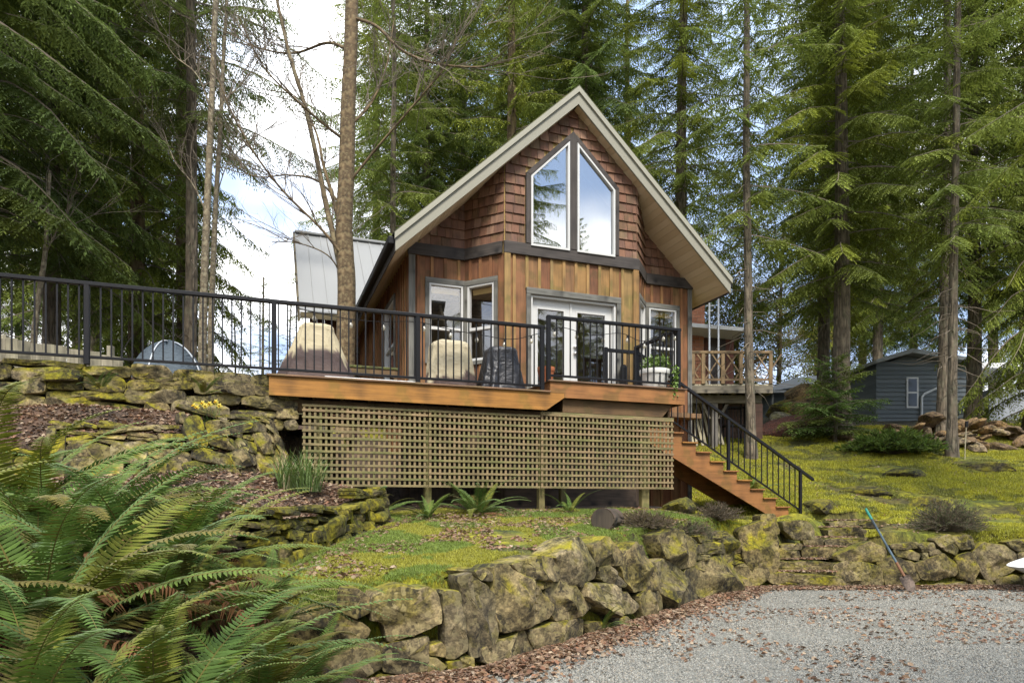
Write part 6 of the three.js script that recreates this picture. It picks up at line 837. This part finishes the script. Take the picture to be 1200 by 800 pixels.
{ const Z = 13, x = (196 - 600) / 800 * Z, y = heightAt(x, Z), g = thing('dome_tent', 'grey blue dome tent with pale seams behind the railing', 'tent', [x, y, -Z], 0.3); const fab = mat([0.062, 0.082, 0.098], { roughness: 0.8, bumpMap: clothBump, bumpScale: 0.03 }); const N = 40, Mv = 16, P = [], U2 = [], I = []; for (let j = 0; j <= Mv; j++) for (let k = 0; k <= N; k++) { const a = k / N * 6.2832, e = j / Mv * 1.5708, f = 1 + 0.03 * Math.cos(a * 6) + 0.05 * (fbm(Math.cos(a) * 2 + 5, Math.sin(a) * 2, e * 3, 3) - 0.5); P.push(Math.cos(a) * Math.cos(e) * 0.74 * f, Math.sin(e) * 1.26 * f, Math.sin(a) * Math.cos(e) * 0.74 * f); U2.push(k / 8, j / 4); if (j && k) { const q = j * (N + 1) + k; I.push(q - N - 2, q - 1, q - N - 1, q - 1, q, q - N - 1); } } const tg = new THREE.BufferGeometry(); tg.setAttribute('position', new THREE.BufferAttribute(new Float32Array(P), 3)); tg.setAttribute('uv', new THREE.BufferAttribute(new Float32Array(U2), 2)); tg.setIndex(I); tg.computeVertexNormals(); part('canopy', tg, fab, g); for (const a0 of [0.4, 1.9]) { const pts = []; for (let k = 0; k <= 24; k++) { const e = k / 24 * Math.PI; pts.push(V3(Math.cos(a0) * Math.cos(e) * 0.76, Math.sin(e) * 1.29, Math.sin(a0) * Math.cos(e) * 0.76)); } part('seam', tube(pts, 0.012, 5), mat([0.55, 0.58, 0.6]), g); } }
{ const Z = 21, X = px => (px - 600) / 800 * Z, y = heightAt(X(230), Z), g = thing('pergola', 'low orange stained shelter with pale slatted roof among the trees', 'pergola', [X(230), y, -Z]); const w = X(285) - X(180), om = stained([0.36, 0.12, 0.035]); for (let k = 0; k < 12; k++) part('wall_board', box(-w / 2 + k * w / 12, -w / 2 + (k + 0.96) * w / 12, 0, 0.75, -1.0, -0.97), om, g); for (const [a, b] of [[-w / 2, 0.6], [w / 2, 0.6], [-w / 2, -1], [w / 2, -1]]) part('post', box(a - 0.05, a + 0.05, 0, 1.5, b - 0.05, b + 0.05), om, g); for (const z of [0.6, -1.0]) part('beam', box(-w / 2 - 0.2, w / 2 + 0.2, 1.5, 1.62, z - 0.04, z + 0.04), om, g); for (let k = 0; k < 14; k++) { const m = part('roof_slat', box(-w / 2 - 0.1 + k * (w + 0.2) / 14, -w / 2 - 0.1 + k * (w + 0.2) / 14 + 0.14, 0, 0.035, -1.2, 1.0), paleWood[k % 3], g); m.position.y = 1.63; } }
// ───────── by the drive ─────────
{ const a = V3(...[(1015 - 600) / 800 * 12.0, 1.5 - 5 / 800 * 12.0 - 0.02, -12.0]), b = V3((1060 - 600) / 800 * 11.6, 0.27, -11.6), d = b.clone().sub(a).normalize(), c = b.clone().addScaledVector(d, 0.22); const g = thing('shovel', 'long-handled shovel with green grip leaning on the boulder wall', 'shovel', [b.x, 0, b.z]); const o = V3(b.x, 0, b.z), s = v => v.clone().sub(o);
  part('handle', tube([s(a), s(a.clone().lerp(b, 0.5)), s(a.clone().lerp(b, 0.86))], 0.019, 10), mat([0.13, 0.20, 0.25], { map: woodTex, roughness: 0.7 }), g); part('grip', tube([s(a.clone().addScaledVector(d, -0.01)), s(a.clone().addScaledVector(d, 0.2))], 0.022, 10), mat([0.02, 0.22, 0.17], { roughness: 0.5 }), g); part('socket', tube([s(a.clone().lerp(b, 0.80)), s(b)], 0.024, 10), mat([0.22, 0.11, 0.06], { metalness: 0.4, roughness: 0.7 }), g);
  const P = [], w = V3(0.25, 0.1, 1).cross(d).normalize(), n = d.clone().cross(w).normalize(); const prof = [[0, 0.05], [0.02, 0.115], [0.17, 0.12], [0.25, 0.09], [0.31, 0.02]]; const pt = (k, f, o2) => s(b.clone().addScaledVector(d, prof[k][0] - 0.02).addScaledVector(w, prof[k][1] * f).addScaledVector(n, -0.03 * (1 - f * f) + o2)); for (let k = 0; k < 4; k++) for (let j = -3; j < 3; j++) for (const o2 of [0, 0.004]) { const q = [pt(k, j / 3, o2), pt(k, (j + 1) / 3, o2), pt(k + 1, (j + 1) / 3, o2), pt(k + 1, j / 3, o2)]; for (const t of o2 ? [[0, 1, 2], [0, 2, 3]] : [[0, 2, 1], [0, 3, 2]]) for (const i of t) P.push(q[i].x, q[i].y, q[i].z); } const bl = finish(P); part('blade', toCreasedNormals(bl, 1.2), mat([0.33, 0.24, 0.18], { metalness: 0.35, roughness: 0.65, map: dirtTex }), g); }
{ // wheelbarrow, only the white tray's nose reaches the frame
  const Z = 11.5, x = (1231 - 600) / 800 * Z, g = thing('wheelbarrow', 'white wheelbarrow tray at the right end of the boulder wall', 'wheelbarrow', [x, 0, -Z]); const white = mat([0.6, 0.59, 0.57], { roughness: 0.5 });
  const ring = (y, sx, sz, cx) => { const r = []; for (let k = 0; k < 28; k++) { const a = k / 28 * 6.2832, c = Math.cos(a), s = Math.sin(a), e = 0.6; r.push(V3(cx + sx * Math.sign(c) * Math.pow(Math.abs(c), e), y, sz * Math.sign(s) * Math.pow(Math.abs(s), e))); } return r; };
  const rs = [ring(0.66, 0.48, 0.33, 0.02), ring(0.655, 0.45, 0.30, 0.03), ring(0.42, 0.26, 0.20, 0.12), ring(0.36, 0.20, 0.16, 0.14), ring(0.345, 0.21, 0.17, 0.14), ring(0.42, 0.285, 0.225, 0.12), ring(0.64, 0.47, 0.325, 0.02)]; const P = []; for (let j = 0; j < rs.length; j++) { const a = rs[j], b = rs[(j + 1) % rs.length]; for (let k = 0; k < 28; k++) { const l = (k + 1) % 28; for (const v of [a[k], b[k], b[l], a[k], b[l], a[l]]) P.push(v.x, v.y, v.z); } } for (const r of [rs[3], rs[4]]) for (let k = 1; k < 27; k++) for (const v of [r[0], r[k], r[k + 1]]) P.push(v.x, v.y, v.z);
  const tray = part('tray', toCreasedNormals(finish(P), 0.9), white, g); tray.rotation.z = 0.30; tray.position.set(0.02, -0.06, 0);
  const tyre = new THREE.TorusGeometry(0.15, 0.045, 10, 28); tyre.translate(-0.05, 0.195, 0); const wh = part('wheel', tyre, mat([0.02, 0.02, 0.02]), g); part('hub', new THREE.CylinderGeometry(0.09, 0.09, 0.05, 16).rotateX(Math.PI / 2).translate(-0.05, 0.195, 0), mat([0.5, 0.5, 0.5], { metalness: 0.5 }), wh); for (const z of [-0.2, 0.2]) { part('handle', tube([[-0.05, 0.2, z * 0.3], [0.4, 0.42, z], [1.1, 0.72, z * 1.3]], 0.018, 8), mat([0.35, 0.24, 0.13]), g); part('leg', tube([[0.45, 0.42, z], [0.5, 0.0, z * 1.1]], 0.015, 8), M.black, g); } }
{ const x = 1.27, Z = 9.45, y = heightAt(x, Z) + 0.12, g = thing('sawn_log', 'short weathered log lying on the grass above the boulders, sawn end outward', 'log', [x, y, -Z], 1.15); const c = new THREE.CylinderGeometry(0.17, 0.16, 0.55, 22, 6, false).toNonIndexed(); c.rotateZ(Math.PI / 2); c.translate(0.22, 0, 0); part('bark', setUV(c, 0, 1), barkM.dark, g); const e = new THREE.CircleGeometry(0.155, 20).toNonIndexed(); e.rotateY(-Math.PI / 2); e.translate(-0.058, 0, 0); part('sawn_end', setUV(e, 1, 2), wood([0.10, 0.075, 0.05]), g); }
// ═════════ things standing on the deck ═════════
function cover(name, label, base, w, d, h, seed, cols, o = {}) { // draped cloth cover: dome of folds reaching towards the boards
  const R = rng(seed), N = 72, Mv = 26, P = [], K = [], U2 = [], I = [];
  for (let j = 0; j <= Mv; j++) for (let k = 0; k <= N; k++) {
    const a = k / N * 6.2832, t = j / Mv, ca = Math.cos(a), sa = Math.sin(a), e = 0.62, sx = Math.sign(ca) * Math.pow(Math.abs(ca), e), sz = Math.sign(sa) * Math.pow(Math.abs(sa), e);
    const prof = t < 0.35 ? Math.sqrt(1 - Math.pow(1 - t / 0.35, 2)) * (o.top ?? 0.72) : lerp(o.top ?? 0.72, 1, (t - 0.35) / 0.65); const y = h * (t < 0.35 ? 1 - (1 - Math.sqrt(1 - Math.pow(t / 0.35, 2) * 0.6)) * (o.drop ?? 0.45) : lerp(1 - (1 - Math.sqrt(0.4)) * (o.drop ?? 0.45), 0, (t - 0.35) / 0.65));
    const fold = (fbm(ca * 2.6 + seed, sa * 2.6, t * 1.1, 3) - 0.5) * 0.34 * t + 0.05 * t * Math.sin(a * 9 + 3 * fbm(a, t * 3, seed, 2)), hem = t > 0.9 ? 0.08 * (fbm(ca * 4, sa * 4, seed, 2) - 0.3) * (t - 0.9) * 10 : 0; const crease = 0.07 * Math.abs(fbm(ca * 4 + seed, sa * 4 + t * 2, t * 2, 3) - 0.5) * 2 * Math.min(1, t * 3); const r = prof * (1 + fold - crease);
    const yy = Math.max(0.012, y + hem + 0.10 * h * (fbm(ca * 2 + 9, sa * 2, t * 4 + seed, 3) - 0.5) * Math.sin(Math.PI * Math.min(1, t * 1.1)) + (o.slope ?? 0) * sx * prof * (1 - t));
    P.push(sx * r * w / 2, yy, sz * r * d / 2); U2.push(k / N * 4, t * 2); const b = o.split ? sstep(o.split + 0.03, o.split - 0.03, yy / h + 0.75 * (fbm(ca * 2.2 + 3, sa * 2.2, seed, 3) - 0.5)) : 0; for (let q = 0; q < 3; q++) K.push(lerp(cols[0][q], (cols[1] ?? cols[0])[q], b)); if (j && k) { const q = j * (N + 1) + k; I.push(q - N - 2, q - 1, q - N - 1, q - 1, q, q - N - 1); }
  }
  const g = new THREE.BufferGeometry(); g.setAttribute('position', new THREE.BufferAttribute(new Float32Array(P), 3)); g.setAttribute('color', new THREE.BufferAttribute(new Float32Array(K), 3)); g.setAttribute('uv', new THREE.BufferAttribute(new Float32Array(U2), 2)); g.setIndex(I); g.computeVertexNormals();
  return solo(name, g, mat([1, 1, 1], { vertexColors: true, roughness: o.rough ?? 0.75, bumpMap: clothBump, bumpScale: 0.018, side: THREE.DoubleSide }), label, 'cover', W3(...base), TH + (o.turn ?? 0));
}
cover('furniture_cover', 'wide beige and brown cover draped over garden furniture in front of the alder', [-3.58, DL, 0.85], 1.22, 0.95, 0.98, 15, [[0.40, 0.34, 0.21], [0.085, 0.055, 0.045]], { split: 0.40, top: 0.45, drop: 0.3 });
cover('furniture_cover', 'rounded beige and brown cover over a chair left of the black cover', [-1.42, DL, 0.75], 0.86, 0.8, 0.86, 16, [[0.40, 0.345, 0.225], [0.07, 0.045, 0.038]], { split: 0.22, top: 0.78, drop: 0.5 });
cover('furniture_cover', 'creased black cover over a chair left of the french doors', [-0.55, DL, 0.62], 0.82, 0.78, 0.80, 17, [[0.022, 0.022, 0.025]], { top: 0.66, drop: 0.4, rough: 0.4 });
{ // timber bench by the side wall, terracotta pots, planter
  const g = hthing('timber_bench', 'small mossy timber bench beside the side wall of the house', 'bench', [-2.55, DL, 2.4]); const bm = stained([0.20, 0.12, 0.05]), mm = mat([0.16, 0.17, 0.05], { map: mossTex, bumpMap: mossBump, bumpScale: 0.01 }); for (let k = 0; k < 4; k++) hpart('seat_plank', box(-3.02, -2.02, DL + 0.60, DL + 0.645, -2.66 + k * 0.13, -2.66 + k * 0.13 + 0.122, 0.008), k > 1 ? mm : bm, g); for (const u of [-2.98, -2.10]) for (const v of [2.2, 2.6]) hpart('leg', box(u, u + 0.06, DL, DL + 0.6, -v - 0.03, -v + 0.03, 0.006), bm, g); hpart('apron', box(-2.96, -2.08, DL + 0.48, DL + 0.599, -2.19, -2.165), bm, g);
}
const potProf = (r, h) => [[0.001, 0.02], [r * 0.66, 0.02], [r * 0.68, 0], [r * 0.70, 0], [r * 0.93, h * 0.76], [r, h * 0.77], [r * 1.02, h], [r * 0.92, h], [r * 0.88, h * 0.8], [r * 0.6, h * 0.15]].map(a => new THREE.Vector2(...a));
const terra = mat([0.42, 0.14, 0.055], { roughness: 0.9, bumpMap: stoneBump, bumpScale: 0.004 });
function pot(name, label, base, r, h, m) { const p = W3(...base), g = thing(name, label, 'flower pot', p, TH); part('pot', new THREE.LatheGeometry(potProf(r, h), 28), m, g); part('soil', new THREE.CircleGeometry(r * 0.9, 20).rotateX(-Math.PI / 2).translate(0, h * 0.85, 0), mat([0.04, 0.03, 0.02]), g); return g; }
pot('flower_pot', 'terracotta flower pot beside the railing post between the two decks', [0.22, DU, 0.45], 0.15, 0.30, terra); pot('flower_pot', 'terracotta flower pot half hidden by the black cover', [-0.62, DL, 1.6], 0.17, 0.36, terra);
{ const g = pot('planter', 'white tapered planter with trailing green plant at the deck corner', [2.28, DU, 0.28], 0.27, 0.36, mat([0.6, 0.59, 0.54], { roughness: 0.6, bumpMap: stoneBump, bumpScale: 0.004 })), R = rng(29), L = new Leaves(); for (let k = 0; k < 520; k++) { const a = R() * 6.28, r = 0.26 * Math.sqrt(R()), hang = k > 400; const b = hang ? V3(0.18 + 0.10 * R(), 0.40 - 0.55 * (k - 400) / 120, 0.29 + 0.05 * R()) : V3(Math.cos(a) * r, 0.36 + 0.20 * R(), Math.sin(a) * r), f = 0.7 + 0.6 * R(); L.spray(b, V3(R() - .5, (R() - .3) * (hang ? -1 : 1), R() - .5).normalize(), V3(R() - .5, 1, R() - .5).normalize(), 0.06 + 0.04 * R(), 0.035, [0.16 * f, 0.26 * f, 0.03 * f]); } part('foliage', L.geo(), bladeM, g); part('stems', tube([[0.05, 0.3, 0.05], [0.2, 0.40, 0.25], [0.24, 0.2, 0.31], [0.23, -0.12, 0.32]], 0.004, 5), mat([0.12, 0.16, 0.04]), g); }
{ const g = pot('planter', 'low green pot with sprouting leaves in front of the french doors', [1.35, DU, 1.2], 0.2, 0.16, mat([0.22, 0.25, 0.15])), R = rng(30), L = new Leaves(); for (let k = 0; k < 90; k++) L.spray(V3((R() - .5) * .3, 0.14, (R() - .5) * .3), V3((R() - .5), 1, (R() - .5)).normalize(), V3(R() - .5, R() - .5, R() - .5).normalize(), 0.10, 0.03, [0.12, 0.2, 0.04]); part('foliage', L.geo(), bladeM, g); }
solo('door_mat', box(0.8, 1.5, 0, 0.02, -0.28, 0.28, 0.004).translate(-1.15, 0, 0), mat([0.05, 0.05, 0.05]), 'dark mat on the deck boards before the french doors', 'mat', W3(1.25, DU, 1.7), TH);
{ const p = W3(-2.9, DL, 0.35); solo('white_board', box(-0.9, 0.5, 0, 0.07, -0.15, 0.15, 0.006), mat([0.72, 0.72, 0.69]), 'long white panel lying on the deck boards behind the railing', 'panel', W3(-2.6, DL, 0.4), TH); }
{ const g = hthing('side_cylinder', 'slim black canister standing beside the bay wall', 'canister', [2.62, DU, 2.0]); hpart('body', new THREE.CylinderGeometry(0.07, 0.07, 0.75, 18).translate(2.62, DU + 0.375, -2.02), M.black, g); hpart('cap', new THREE.CylinderGeometry(0.05, 0.072, 0.06, 18).translate(2.62, DU + 0.78, -2.02), M.black, g); }
renderer.render(scene, camera);
